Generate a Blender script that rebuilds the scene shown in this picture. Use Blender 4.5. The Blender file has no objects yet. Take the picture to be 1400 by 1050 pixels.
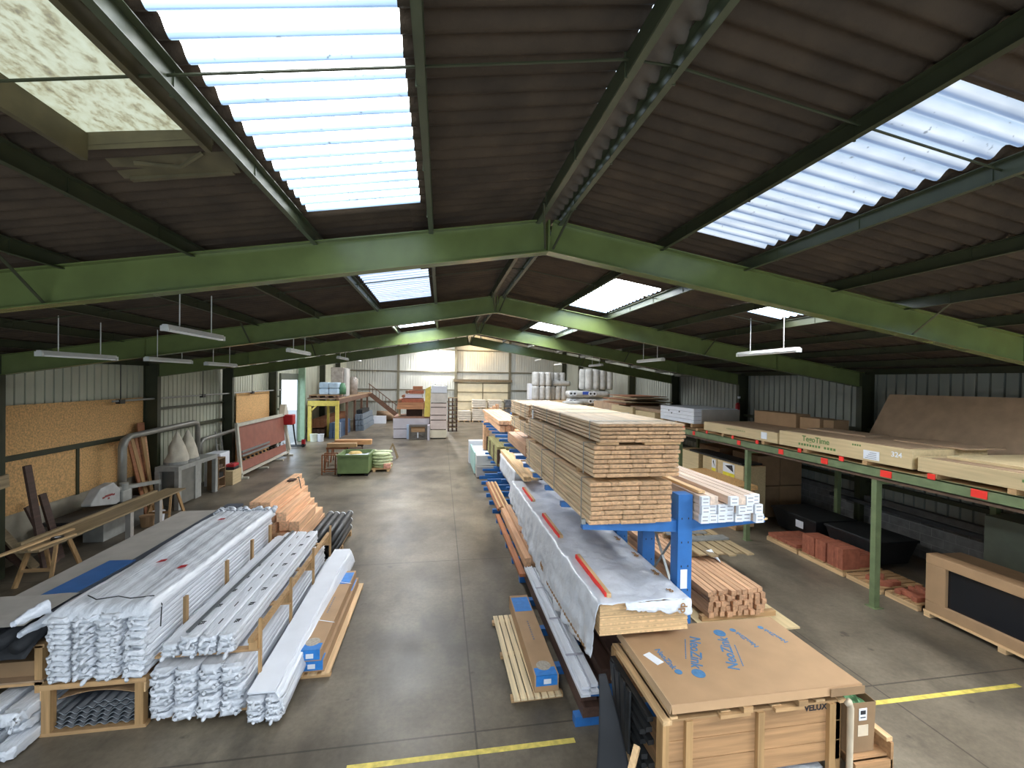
import bpy, bmesh, math, random
from mathutils import Vector, Matrix, noise as mn
random.seed(7)
sc = bpy.context.scene
COL = sc.collection
R = math.radians
def lin(c): return tuple(((v/255)/12.92 if v/255 <= .04045 else ((v/255+.055)/1.055)**2.4) for v in c)

# ---------------------------------------------------------------- materials
MATS = {}
def mat(name, col, rough=.6, amp=.15, scale=5., st=(1,1,1), metal=0., bump=0., rnd=.0, col2=None, spec=.5, bst=None, bscale=None, detail=5., trans=0.):
    if name in MATS: return MATS[name]
    m = bpy.data.materials.new(name); m.use_nodes = True
    nt = m.node_tree; N = nt.nodes; L = nt.links
    p = N['Principled BSDF']
    p.inputs['Roughness'].default_value = rough; p.inputs['Metallic'].default_value = metal
    p.inputs['Specular IOR Level'].default_value = spec
    tc = N.new('ShaderNodeTexCoord'); oi = N.new('ShaderNodeObjectInfo')
    add = N.new('ShaderNodeVectorMath'); add.operation = 'ADD'
    sv = N.new('ShaderNodeVectorMath'); sv.operation = 'SCALE'
    cx = N.new('ShaderNodeCombineXYZ')
    for i in range(3): L.new(oi.outputs['Random'], cx.inputs[i])
    L.new(cx.outputs[0], sv.inputs[0]); sv.inputs['Scale'].default_value = 37.
    L.new(tc.outputs['Object'], add.inputs[0]); L.new(sv.outputs[0], add.inputs[1])
    mp = N.new('ShaderNodeMapping'); mp.inputs['Scale'].default_value = st
    L.new(add.outputs[0], mp.inputs['Vector'])
    nz = N.new('ShaderNodeTexNoise'); nz.inputs['Scale'].default_value = scale; nz.inputs['Detail'].default_value = detail
    L.new(mp.outputs[0], nz.inputs['Vector'])
    rp = N.new('ShaderNodeValToRGB')
    c = lin(col)
    a = tuple(max(0, v*(1-amp)) for v in c); b = tuple(min(1, v*(1+amp)) for v in c)
    if col2: a = lin(col2); b = c
    rp.color_ramp.elements[0].position = .32; rp.color_ramp.elements[0].color = (*a, 1)
    rp.color_ramp.elements[1].position = .68; rp.color_ramp.elements[1].color = (*b, 1)
    L.new(nz.outputs['Fac'], rp.inputs['Fac'])
    out = rp.outputs['Color']
    if rnd:
        hs = N.new('ShaderNodeHueSaturation')
        mr = N.new('ShaderNodeMapRange'); mr.inputs['To Min'].default_value = 1-rnd; mr.inputs['To Max'].default_value = 1+rnd
        L.new(oi.outputs['Random'], mr.inputs['Value']); L.new(mr.outputs[0], hs.inputs['Value'])
        L.new(out, hs.inputs['Color']); out = hs.outputs['Color']
    L.new(out, p.inputs['Base Color'])
    if bump:
        bz = N.new('ShaderNodeTexNoise'); bz.inputs['Scale'].default_value = bscale or scale*3; bz.inputs['Detail'].default_value = 4
        mp2 = N.new('ShaderNodeMapping'); mp2.inputs['Scale'].default_value = bst or st
        L.new(add.outputs[0], mp2.inputs['Vector']); L.new(mp2.outputs[0], bz.inputs['Vector'])
        bp = N.new('ShaderNodeBump'); bp.inputs['Strength'].default_value = bump; bp.inputs['Distance'].default_value = .02
        L.new(bz.outputs['Fac'], bp.inputs['Height']); L.new(bp.outputs[0], p.inputs['Normal'])
    MATS[name] = m
    return m
def emis(name, col, s):
    if name in MATS: return MATS[name]
    m = bpy.data.materials.new(name); m.use_nodes = True
    p = m.node_tree.nodes['Principled BSDF']; p.inputs['Base Color'].default_value = (*lin(col), 1)
    p.inputs['Emission Color'].default_value = (*lin(col), 1); p.inputs['Emission Strength'].default_value = s
    MATS[name] = m; return m
def woodm(name, col, axis='y', rnd=.12, amp=.22, rough=.65):
    st = {'y': (14, .8, 14), 'x': (.8, 14, 14), 'z': (14, 14, .8)}[axis]
    return mat(name, col, rough, amp, 1.6, st, rnd=rnd, bump=.15)

# ---------------------------------------------------------------- mesh builder
class MB:
    def __init__(s, M=None): s.v = []; s.f = []; s.M = M
    def add(s, vs, fs):
        o = len(s.v)
        s.v += [(s.M @ Vector(p)) if s.M is not None else Vector(p) for p in vs]
        s.f += [tuple(i+o for i in f) for f in fs]
        return s
    def box(s, x0, x1, y0, y1, z0, z1):
        return s.add([(x0,y0,z0),(x1,y0,z0),(x1,y1,z0),(x0,y1,z0),(x0,y0,z1),(x1,y0,z1),(x1,y1,z1),(x0,y1,z1)],
                     [(0,3,2,1),(4,5,6,7),(0,1,5,4),(1,2,6,5),(2,3,7,6),(3,0,4,7)])
    def bar(s, p0, p1, w, h, up=(0,0,1)):
        p0 = Vector(p0); p1 = Vector(p1); d = (p1-p0).normalized(); up = Vector(up)
        if abs(d.dot(up)) > .98: up = Vector((0,1,0))
        sx = d.cross(up).normalized(); uz = sx.cross(d).normalized()
        vs = []
        for p in (p0, p1):
            for a, b in ((-1,-1),(1,-1),(1,1),(-1,1)): vs.append(p+sx*a*w/2+uz*b*h/2)
        return s.add(vs, [(0,3,2,1)[::-1],(4,7,6,5)[::-1],(0,1,5,4),(1,2,6,5),(2,3,7,6),(3,0,4,7)])
    def tube(s, pts, r, n=8, cap=True):
        pts = [Vector(p) for p in pts]; rings = []; vs = []; fs = []
        rr = r if isinstance(r, (list, tuple)) else [r]*len(pts)
        ref = None
        for i, p in enumerate(pts):
            d = (pts[min(i+1, len(pts)-1)]-pts[max(i-1, 0)]).normalized()
            if ref is None:
                ref = Vector((0,0,1)) if abs(d.z) < .9 else Vector((1,0,0))
            u = (ref-d*ref.dot(d)).normalized(); w = d.cross(u); ref = u
            for k in range(n):
                a = 2*math.pi*k/n; vs.append(p+(u*math.cos(a)+w*math.sin(a))*rr[i])
        for i in range(len(pts)-1):
            for k in range(n):
                a = i*n+k; b = i*n+(k+1) % n
                fs.append((a, b, b+n, a+n))
        if cap:
            fs.append(tuple(range(n))[::-1]); fs.append(tuple((len(pts)-1)*n+k for k in range(n)))
        return s.add(vs, fs)
    def ring(s, c, axis, r0, r1, n=20, t=.02):
        """flat annulus with thickness t about axis 'x' or 'y'"""
        vs = []; fs = []
        for k in range(n):
            a = 2*math.pi*k/n; ca, sa = math.cos(a), math.sin(a)
            for rr in (r0, r1):
                for tt in (-t/2, t/2):
                    q = {'y': (rr*ca, tt, rr*sa), 'x': (tt, rr*ca, rr*sa), 'z': (rr*ca, rr*sa, tt)}[axis]
                    vs.append(Vector(c)+Vector(q))
        for k in range(n):
            a = 4*k; b = 4*((k+1) % n)
            fs += [(a,b,b+1,a+1),(a+2,a+3,b+3,b+2),(a,a+2,b+2,b),(a+1,b+1,b+3,a+3)]
        return s.add(vs, fs)
    def prism(s, poly, a, b, axis='y'):
        """poly of 2-D points extruded: axis y -> (x,z); axis x -> (y,z); axis z -> (x,y)"""
        n = len(poly); vs = []
        for t in (a, b):
            for (u, w) in poly: vs.append({'y': (u,t,w), 'x': (t,u,w), 'z': (u,w,t)}[axis])
        fs = [tuple(range(n)), tuple(range(n, 2*n))[::-1]]
        for k in range(n): fs.append((k, (k+1) % n, n+(k+1) % n, n+k))
        return s.add(vs, fs)
    def grid(s, fn, nu, nv, skip=None):
        vs = [fn(i/nu, j/nv) for i in range(nu+1) for j in range(nv+1)]
        fs = []
        for i in range(nu):
            for j in range(nv):
                if skip and skip(i, j): continue
                a = i*(nv+1)+j; fs.append((a, a+1, a+nv+2, a+nv+1))
        return s.add(vs, fs)
    def obj(s, name, m, parent=None, smooth=False, bevel=0., origin=None, solid=0., normals=True):
        me = bpy.data.meshes.new(name)
        if parent is not None:
            o0 = parent['_w']; o0 = Vector(o0)
        elif origin is not None: o0 = Vector(origin)
        else:
            xs = [v.x for v in s.v]; ys = [v.y for v in s.v]; zs = [v.z for v in s.v]
            o0 = Vector(((min(xs)+max(xs))/2, (min(ys)+max(ys))/2, min(zs)))
        me.from_pydata([tuple(v-o0) for v in s.v], [], s.f)
        if normals:
            bm = bmesh.new(); bm.from_mesh(me); bmesh.ops.recalc_face_normals(bm, faces=bm.faces); bm.to_mesh(me); bm.free()
        me.materials.append(m)
        if smooth:
            for p in me.polygons: p.use_smooth = True
        o = bpy.data.objects.new(name, me); COL.objects.link(o)
        if parent is not None:
            o.parent = parent; o['_w'] = tuple(o0)
        else:
            o.location = o0; o['_w'] = tuple(o0)
        if solid:
            md = o.modifiers.new('thick', 'SOLIDIFY'); md.thickness = solid; md.offset = 0
        if bevel:
            md = o.modifiers.new('bev', 'BEVEL'); md.width = bevel; md.segments = 2; md.limit_method = 'ANGLE'; md.angle_limit = R(40)
        return o

def tag(o, label=None, cat=None, group=None, kind=None):
    if label: o['label'] = label
    if cat: o['category'] = cat
    if group: o['group'] = group
    if kind: o['kind'] = kind
    return o
def T(name, label, cat, loc, group=None):
    o = bpy.data.objects.new(name, None); COL.objects.link(o); o.location = loc; o['_w'] = tuple(loc)
    o.empty_display_size = .1
    return tag(o, label, cat, group)
def S(name, b, m, **k): return tag(b.obj(name, m, **k), kind='structure')
def dup(root, loc, rot=None, label=None, group=None):
    r = root.copy(); COL.objects.link(r); r.location = loc
    if rot is not None: r.rotation_euler = rot
    if label: r['label'] = label
    if group: r['group'] = group
    for ch in list(root.children):
        c = ch.copy(); COL.objects.link(c); c.parent = r
        for g in ch.children:
            d = g.copy(); COL.objects.link(d); d.parent = c
    return r
def B(name, m, x0, x1, y0, y1, z0, z1, parent=None, bevel=0., end=None):
    o = MB().box(x0,x1,y0,y1,z0,z1).obj(name, m, parent, bevel=bevel)
    if end:                                  # sawn ends show end grain
        o.data.materials.append(end)
        for p in o.data.polygons:
            if abs(p.normal.y) > .9: p.material_index = 1
    return o
def text(name, s, size, m, origin, xdir, ydir, parent, t=.0015, align='CENTER', ysc=1.):
    cu = bpy.data.curves.new('tmp', 'FONT'); cu.body = s; cu.size = size; cu.align_x = align; cu.align_y = 'CENTER'; cu.extrude = t; cu.offset = size*.018; cu.resolution_u = 3
    ob = bpy.data.objects.new('tmp', cu); COL.objects.link(ob)
    dg = bpy.context.evaluated_depsgraph_get(); dg.update()
    me = bpy.data.meshes.new_from_object(ob.evaluated_get(dg)); bpy.data.objects.remove(ob)
    X = Vector(xdir).normalized(); Y = Vector(ydir).normalized(); Z = X.cross(Y).normalized(); O = Vector(origin)
    b = MB(); b.add([O+X*v.co.x+Y*v.co.y*ysc+Z*v.co.z for v in me.vertices], [tuple(p.vertices) for p in me.polygons])
    bpy.data.meshes.remove(me)
    return b.obj(name, m, parent)
def nz(x, y, z=0., s=1.): return mn.noise(Vector((x*s, y*s, z*s)))
ORD = ['first','second','third','fourth','fifth','sixth','seventh','eighth','ninth','tenth','eleventh','twelfth','thirteenth','fourteenth','fifteenth','sixteenth','seventeenth','eighteenth']
LEV = ['lowest','second lowest','third lowest','fourth lowest','fifth lowest','sixth lowest','seventh lowest','eighth lowest','ninth lowest','tenth lowest','eleventh lowest']

# ---------------------------------------------------------------- palette
steel = mat('green paint', (104,116,68), .27, .10, 3, spec=.5)
steel_d = mat('dark green paint', (54,58,38), .5, .15, 4)
rackgreen = mat('rack green paint', (108,122,86), .5, .14, 6)
rust = mat('rusty brown steel', (86,66,50), .7, .25, 8)
blue = mat('blue rack paint', (46,108,176), .42, .10, 6)
galv = mat('galvanised steel', (150,152,150), .45, .12, 10, metal=.5)
darkm = mat('black plastic', (30,32,34), .5, .25, 8)
black = mat('dark sheet', (30,32,36), .75, .15, 5)
film = mat('white film', (220,223,229), .32, .05, 5, st=(6,.8,6), bump=.55, bst=(16,2.2,16), bscale=2.2, rnd=.05)
filmc = mat('crumpled white film', (224,228,236), .3, .06, 9, bump=.6, bscale=16, rnd=.05)
whitepan = mat('white panel', (226,229,236), .4, .03, 4, rnd=.03)
pine = woodm('pale pine y', (214,178,132), 'y')
pinex = woodm('pale pine x', (178,142,100), 'x')
pinez = woodm('pale pine z', (172,136,92), 'z')
board = woodm('cladding board', (216,188,152), 'y', rnd=.08)
boardend = mat('board end grain', (192,152,114), .75, .25, 30, rnd=.15)
orange = woodm('larch beam', (224,176,136), 'y', rnd=.12)
orangex = woodm('larch beam x', (214,160,112), 'x', rnd=.13)
brownw = woodm('brown hardwood', (150,98,66), 'y', rnd=.15)
darkw = woodm('dark brown wood', (78,56,46), 'y', rnd=.2)
greyw = woodm('weathered plank y', (150,130,98), 'y', rnd=.1)
olivew = woodm('treated olive wood', (150,144,96), 'y', rnd=.1)
osb = mat('osb board', (222,176,116), .7, .28, 26, detail=3, rnd=.05)
ply = mat('plywood sheet', (166,138,110), .65, .12, 4, st=(1,1,1), rnd=.1)
plyedge = mat('plywood stack edge', (206,172,128), .7, .35, 3.0, st=(.4,.4,40))
card = mat('cardboard', (172,138,102), .75, .06, 4, rnd=.06)
cardd = mat('dark cardboard', (140,112,82), .8, .1, 4, rnd=.08)
cream = woodm('cream panel board', (202,180,138), 'y', rnd=.05, amp=.10)
greyp = mat('grey packed sheet', (176,170,162), .6, .08, 3)
machine = mat('machine grey', (160,160,154), .5, .12, 6)
red = mat('red paint', (176,28,36), .45, .1, 6)
redtag = mat('red fluorescent tag', (236,52,40), .6, .05, 6)
terra = mat('terracotta', (158,92,68), .8, .18, 9, rnd=.15)
inkb = mat('blue print', (70,118,160), .7, .15, 30)
inkg = mat('green print', (96,128,70), .7, .2, 30)
inkk = mat('black print', (40,40,44), .7, .1, 30)
inkbr = mat('brown print', (150,112,70), .7, .1, 30)
label_w = mat('white label', (226,230,236), .6, .03, 8)
lampw = mat('lamp housing', (206,206,200), .4, .05, 8)
insul = mat('grey wrapped insulation', (192,192,188), .45, .12, 5, bump=.4, bscale=7, rnd=.1)
stretch = mat('stretch wrap', (176,166,156), .25, .2, 4, bump=.5, bscale=9)
yellow = mat('yellow paint', (224,202,98), .5, .1, 5)
# ================================================================ the setting
XL, XR, XC, YB, YE, YM = -9.25, 11.85, 1.30, -4.0, 45.5, 20.45
def roofz(x, z0=6.36, p=.164): return z0-p*abs(x-XC)

# ---- concrete floor
def floor_mat():
    m = bpy.data.materials.new('concrete floor'); m.use_nodes = True
    nt = m.node_tree; N = nt.nodes; L = nt.links; p = N['Principled BSDF']
    g = N.new('ShaderNodeNewGeometry')
    def noise(scale, detail=6, rough=.6, st=(1,1,1), off=(0,0,0)):
        mp = N.new('ShaderNodeMapping'); mp.inputs['Scale'].default_value = st; mp.inputs['Location'].default_value = off
        L.new(g.outputs['Position'], mp.inputs['Vector'])
        n = N.new('ShaderNodeTexNoise'); n.inputs['Scale'].default_value = scale; n.inputs['Detail'].default_value = detail; n.inputs['Roughness'].default_value = rough
        L.new(mp.outputs[0], n.inputs['Vector']); return n.outputs['Fac']
    def ramp(f, els):
        r = N.new('ShaderNodeValToRGB'); e = r.color_ramp.elements
        while len(e) < len(els): e.new(.5)
        for k, (po, c) in enumerate(els): e[k].position = po; e[k].color = (*c, 1)
        L.new(f, r.inputs['Fac']); return r.outputs['Color']
    def mix(f, a, b, mode='MIX'):
        x = N.new('ShaderNodeMix'); x.data_type = 'RGBA'; x.blend_type = mode
        if isinstance(f, float): x.inputs['Factor'].default_value = f
        else: L.new(f, x.inputs['Factor'])
        for s, v in (('A', a), ('B', b)):
            if isinstance(v, tuple): x.inputs[s].default_value = (*v, 1)
            else: L.new(v, x.inputs[s])
        return x.outputs['Result']
    base = ramp(noise(.45, 8, .62), [(.28, lin((88,80,68))), (.52, lin((120,110,95))), (.76, lin((150,140,121)))])
    fine = ramp(noise(14, 6, .7), [(.3, (.72,.72,.72)), (.7, (1,1,1))])
    c = mix(1., base, fine, 'MULTIPLY')
    st = ramp(noise(.9, 5, .55, (1,.45,1), (5,3,0)), [(.50, (0,0,0)), (.66, (1,1,1))])
    c = mix(st, c, mix(.6, c, lin((62,58,52))))
    spots = ramp(noise(3.2, 3, .5, (1,1,1), (9,2,0)), [(.70, (0,0,0)), (.76, (1,1,1))])
    c = mix(spots, c, mix(.55, c, lin((48,45,40))))
    # saw-cut joints in the slab
    sx = N.new('ShaderNodeSeparateXYZ'); L.new(g.outputs['Position'], sx.inputs[0])
    def joint(o, per, off):
        a = N.new('ShaderNodeMath'); a.operation = 'ADD'; a.inputs[1].default_value = -off+per*50+per/2; L.new(o, a.inputs[0])
        b = N.new('ShaderNodeMath'); b.operation = 'MODULO'; b.inputs[1].default_value = per; L.new(a.outputs[0], b.inputs[0])
        d = N.new('ShaderNodeMath'); d.operation = 'SUBTRACT'; d.inputs[1].default_value = per/2; L.new(b.outputs[0], d.inputs[0])
        e = N.new('ShaderNodeMath'); e.operation = 'ABSOLUTE'; L.new(d.outputs[0], e.inputs[0])
        f = N.new('ShaderNodeMath'); f.operation = 'LESS_THAN'; f.inputs[1].default_value = .012; L.new(e.outputs[0], f.inputs[0])
        return f.outputs[0]
    j1 = joint(sx.outputs['X'], 5.55, .46); j2 = joint(sx.outputs['Y'], 5.0, 5.16)
    mx = N.new('ShaderNodeMath'); mx.operation = 'MAXIMUM'; L.new(j1, mx.inputs[0]); L.new(j2, mx.inputs[1])
    c = mix(mx.outputs[0], c, mix(.6, c, lin((44,41,37))))
    L.new(c, p.inputs['Base Color'])
    rr = N.new('ShaderNodeMapRange'); rr.inputs['To Min'].default_value = .2; rr.inputs['To Max'].default_value = .6
    L.new(noise(.8, 5, .6, (1,1,1), (3,7,0)), rr.inputs['Value']); L.new(rr.outputs[0], p.inputs['Roughness'])
    p.inputs['Specular IOR Level'].default_value = .2
    return m
S('floor', MB().box(XL-.1, XR+.1, YB, YE, -.2, 0), floor_mat())
ylw = mat('worn yellow floor paint', (206,186,90), .6, .25, 12)
for (a, b) in ((-.95,1.6), (5.62,8.1)):
    S('floor_marking', MB().box(a, b, 4.835, 4.905, 0, .002), ylw)

# ---- profiled wall cladding
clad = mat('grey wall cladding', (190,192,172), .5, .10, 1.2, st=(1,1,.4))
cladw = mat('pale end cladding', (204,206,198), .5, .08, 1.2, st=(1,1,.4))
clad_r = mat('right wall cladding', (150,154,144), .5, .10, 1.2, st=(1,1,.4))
block = mat('concrete block wall', (108,108,106), .9, .2, 6, bump=.3, bscale=20)
def profile(a0, a1, per=.25):
    pts = []; a = a0
    while a < a1-1e-6:
        for (f, d) in ((0,0), (.78,0), (.80,.06), (.95,.06), (.97,0)):
            t = a+f*per
            if t < a1: pts.append((t, d))
        a += per
    pts.append((a1, 0)); return pts
def clad_wall(b, axis, c, sgn, a0, a1, zlo, zhi):
    """ribs point towards the room (sgn)"""
    pts = profile(a0, a1); vs = []; fs = []
    for (t, d) in pts:
        for z in (zlo, zhi(t) if callable(zhi) else zhi):
            vs.append((c-sgn*d, t, z) if axis == 'x' else (t, c-sgn*d, z))
    for k in range(len(pts)-1): fs.append((2*k, 2*k+2, 2*k+3, 2*k+1))
    b.add(vs, fs)
zE, zF = roofz(XL)+.05, 7.6
DY0, DY1, DZ = 27.25, 30.65, 4.02          # roller-door opening in the left wall
b = MB()
clad_wall(b, 'x', XL, 1, YB, YM, 0, zE+.1); clad_wall(b, 'x', XL, 1, YM, DY0, 0, zF)
clad_wall(b, 'x', XL, 1, DY0, DY1, DZ, zF); clad_wall(b, 'x', XL, 1, DY1, YE, 0, zF)
S('wall_left', b, clad, solid=.004)
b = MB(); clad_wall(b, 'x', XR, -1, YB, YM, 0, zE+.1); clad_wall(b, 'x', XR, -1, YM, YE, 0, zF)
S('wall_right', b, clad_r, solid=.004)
b = MB(); clad_wall(b, 'y', YE, -1, XL, XR, 0, lambda x: roofz(x, 9.3))
S('wall_end', b, cladw, solid=.004)
# block plinths along the foot of the walls
S('baseboard_right', MB().box(XR-.20, XR-.04, YB, YE, 0, 1.15), block)
S('baseboard_left', MB().box(XL+.0, XL+.07, 5.6, 15.4, 0, 1.12), mat('plinth sheet', (168,160,142), .8, .15, 3))
mort = mat('mortar joint', (132,132,130), .9, .1, 9)
b = MB()
for k in range(1, 6): b.box(XR-.204, XR-.2, 0., 24, .2*k-.006, .2*k+.006)
for k in range(5):
    y = .4+(k % 2)*.25
    while y < 24: b.box(XR-.204, XR-.2, y-.006, y+.006, .2*k, .2*k+.2); y += .5
S('trim_block_joints', b, mort)
# wall behind the camera, with its open vehicle doorway, and the gable between the two roofs
b = MB()
for (x0, x1, z0) in ((XL, -6.4, 0), (-6.4, 6.0, 3.6), (6.0, XR, 0)):
    if x0 < XC < x1: b.prism([(x0,z0),(x1,z0),(x1,roofz(x1)),(XC,roofz(XC)),(x0,roofz(x0))], YB-.05, YB)
    else: b.prism([(x0,z0),(x1,z0),(x1,roofz(x1)),(x0,roofz(x0))], YB-.05, YB)
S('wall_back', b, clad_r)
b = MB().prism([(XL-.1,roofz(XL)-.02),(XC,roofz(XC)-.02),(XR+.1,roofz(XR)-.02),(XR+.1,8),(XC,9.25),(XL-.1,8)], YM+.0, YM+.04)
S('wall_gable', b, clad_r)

# ---- roof of corrugated sheets, with the roof lights left open
PER = .177; NS = 8; A = .030
# (x0, x1, y0, y1, strength, tint)
SKY = [(-1.37,-.24, .93,4.82, 2.5,'w'), (-1.37,-.24,7.55,10.12, .45,'b'), (-1.37,-.24,12.5,15.0, 20,'w'), (-1.37,-.24,17.4,19.2, 20,'w'),
       (2.95,4.0, 2.22,4.92, .25,'b'), (2.95,4.0,7.5,10.25, 8,'w'), (2.95,4.0,12.6,15.0, 13,'w'), (2.95,4.0,17.5,19.3, 16,'w'),
       (5.52,6.55,5.75,7.62, 9,'w')]
SKY += [(5.52,6.55,-1.0,2.4,12,'w'), (2.95,4.0,-3.2,.7,7,'w'), (8.1,9.2,-1.0,3.4,24,'w'), (-1.37,-.24,-3.4,-.2,9,'w'), (-5.2,-4.1,-1,1.6,12,'w')]   # unseen roof lights added to brighten the near hall, behind and beside the camera
HATCH = (-2.36,-1.64,.9,3.37)
def wave(y): return A*math.cos(2*math.pi*(y-YB)/PER)
XLs = [XL-.15,-7.9,-6.6,-5.3,-5.2,-4.1,-4.0,-2.75,-2.36,-1.64,-1.47,-1.37,-.24,-.16,XC-.12]
XRs = [XC+.12,1.55,2.86,2.95,4.0,4.08,5.45,5.52,6.55,6.67,8.0,8.1,9.2,9.3,10.6,XR+.15]
NY = int(round((YM-YB)/PER))*NS
rooft = mat('fibre cement roof', (62,50,37), .9, .34, 2.2, st=(1,1,1), bump=.35, bscale=30)
def in_any(x, y):
    for s in SKY+[HATCH]:
        if s[0] < x < s[1] and s[2] < y < s[3]: return True
    return False
for nm, xs in (('ceiling', XLs), ('ceiling', XRs)):
    b = MB(); ny = NY
    for i in range(len(xs)-1):
        x0, x1 = xs[i], xs[i+1]; xm = (x0+x1)/2
        yy = [YB+PER/NS*j for j in range(ny+1)]
        vs = []; fs = []
        up = .012
        for y in yy:
            for (x, e) in ((x0, 0), (x1, 1)): vs.append((x, y, roofz(x)+wave(y)))
        for j in range(ny):
            if not in_any(xm, (yy[j]+yy[j+1])/2): fs.append((2*j, 2*j+1, 2*j+3, 2*j+2))
        b.add(vs, fs)
    S(nm, b, rooft, smooth=True, normals=False)
# overlap strips where one course of sheets laps the next, just above each purlin
b = MB()
for x in (-7.9,-6.6,-5.3,-4.0,-2.75,-.16,2.86,5.45,6.67,8.0,9.3,10.6):
    s = -1 if x < XC else 1
    yy = [YB+PER/NS*j for j in range(NY+1)]; vs = []; fs = []
    for y in yy:
        for dx in (0, .2): vs.append((x+s*dx, y, roofz(x+s*dx)+wave(y)-.014))
    for j in range(NY):
        if not in_any(x+s*.1, yy[j]): fs.append((2*j, 2*j+1, 2*j+3, 2*j+2))
    b.add(vs, fs)
S('trim_sheet_laps', b, rooft, smooth=True, normals=False)
# ridge capping: two rolled wings, scalloped by the corrugations
b = MB()
for s in (-1, 1):
    yy = [YB+PER/NS*j for j in range(NY+1)]; vs = []; fs = []
    for y in yy:
        for (dx, dz) in ((0,-.03), (.05,-.045), (.10,-.06+wave(y)*.8), (.135,-.05+wave(y)*1.2)): vs.append((XC+s*dx, y, roofz(XC)+dz-.02))
    for j in range(NY):
        for k in range(3): fs.append((4*j+k, 4*j+k+1, 4*j+4+k+1, 4*j+4+k))
    b.add(vs, fs)
S('trim_ridge_cap', b, mat('ridge cap', (104,95,84), .9, .2, 6), smooth=True, normals=False)

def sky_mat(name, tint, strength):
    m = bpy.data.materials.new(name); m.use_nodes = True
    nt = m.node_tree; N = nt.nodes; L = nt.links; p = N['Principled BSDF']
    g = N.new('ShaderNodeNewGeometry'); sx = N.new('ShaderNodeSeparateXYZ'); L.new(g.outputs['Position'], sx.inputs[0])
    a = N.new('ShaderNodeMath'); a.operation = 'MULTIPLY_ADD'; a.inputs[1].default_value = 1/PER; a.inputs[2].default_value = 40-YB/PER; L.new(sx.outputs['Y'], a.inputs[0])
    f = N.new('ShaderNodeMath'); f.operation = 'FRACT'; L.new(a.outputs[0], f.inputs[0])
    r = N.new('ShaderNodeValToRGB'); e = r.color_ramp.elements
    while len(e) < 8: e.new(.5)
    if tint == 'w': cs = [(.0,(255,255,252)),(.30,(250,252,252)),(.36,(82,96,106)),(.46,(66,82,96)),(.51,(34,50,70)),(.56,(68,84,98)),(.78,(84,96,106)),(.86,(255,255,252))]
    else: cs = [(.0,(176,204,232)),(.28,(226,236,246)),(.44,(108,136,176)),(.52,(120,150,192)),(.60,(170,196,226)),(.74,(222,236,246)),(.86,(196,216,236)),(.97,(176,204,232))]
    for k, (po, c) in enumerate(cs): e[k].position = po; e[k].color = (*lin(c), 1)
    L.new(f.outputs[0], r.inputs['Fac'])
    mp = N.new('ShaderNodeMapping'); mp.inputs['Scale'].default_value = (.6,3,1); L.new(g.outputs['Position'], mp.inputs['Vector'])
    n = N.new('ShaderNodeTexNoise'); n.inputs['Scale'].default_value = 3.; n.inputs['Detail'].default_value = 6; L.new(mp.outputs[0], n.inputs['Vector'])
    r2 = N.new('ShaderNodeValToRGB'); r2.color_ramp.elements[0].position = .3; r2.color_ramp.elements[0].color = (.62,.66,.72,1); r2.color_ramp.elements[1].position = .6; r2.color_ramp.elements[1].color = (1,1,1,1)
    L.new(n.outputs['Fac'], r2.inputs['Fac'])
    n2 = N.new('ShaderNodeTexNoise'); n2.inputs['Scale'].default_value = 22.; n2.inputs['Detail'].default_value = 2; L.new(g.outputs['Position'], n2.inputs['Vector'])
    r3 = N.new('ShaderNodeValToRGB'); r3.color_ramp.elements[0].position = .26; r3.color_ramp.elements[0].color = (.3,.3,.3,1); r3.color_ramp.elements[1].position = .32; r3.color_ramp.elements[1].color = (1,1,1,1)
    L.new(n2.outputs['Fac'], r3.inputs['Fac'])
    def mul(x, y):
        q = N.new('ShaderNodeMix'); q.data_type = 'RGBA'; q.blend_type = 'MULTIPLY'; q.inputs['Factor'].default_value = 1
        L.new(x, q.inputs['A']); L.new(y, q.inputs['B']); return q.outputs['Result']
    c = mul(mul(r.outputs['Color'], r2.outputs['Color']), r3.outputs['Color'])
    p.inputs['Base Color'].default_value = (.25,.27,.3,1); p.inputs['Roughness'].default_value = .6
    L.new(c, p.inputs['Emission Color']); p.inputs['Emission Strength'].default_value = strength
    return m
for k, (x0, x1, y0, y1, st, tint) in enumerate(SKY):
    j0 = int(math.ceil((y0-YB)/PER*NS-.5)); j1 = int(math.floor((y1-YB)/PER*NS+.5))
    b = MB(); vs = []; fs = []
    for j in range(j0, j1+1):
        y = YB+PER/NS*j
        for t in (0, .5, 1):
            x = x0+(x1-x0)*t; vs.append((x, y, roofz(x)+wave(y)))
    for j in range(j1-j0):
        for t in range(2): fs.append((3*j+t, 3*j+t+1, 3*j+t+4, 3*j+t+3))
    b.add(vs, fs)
    S('window_%d' % (k+1), b, sky_mat('roof light %d' % k, tint, st), smooth=True, normals=False)
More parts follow.
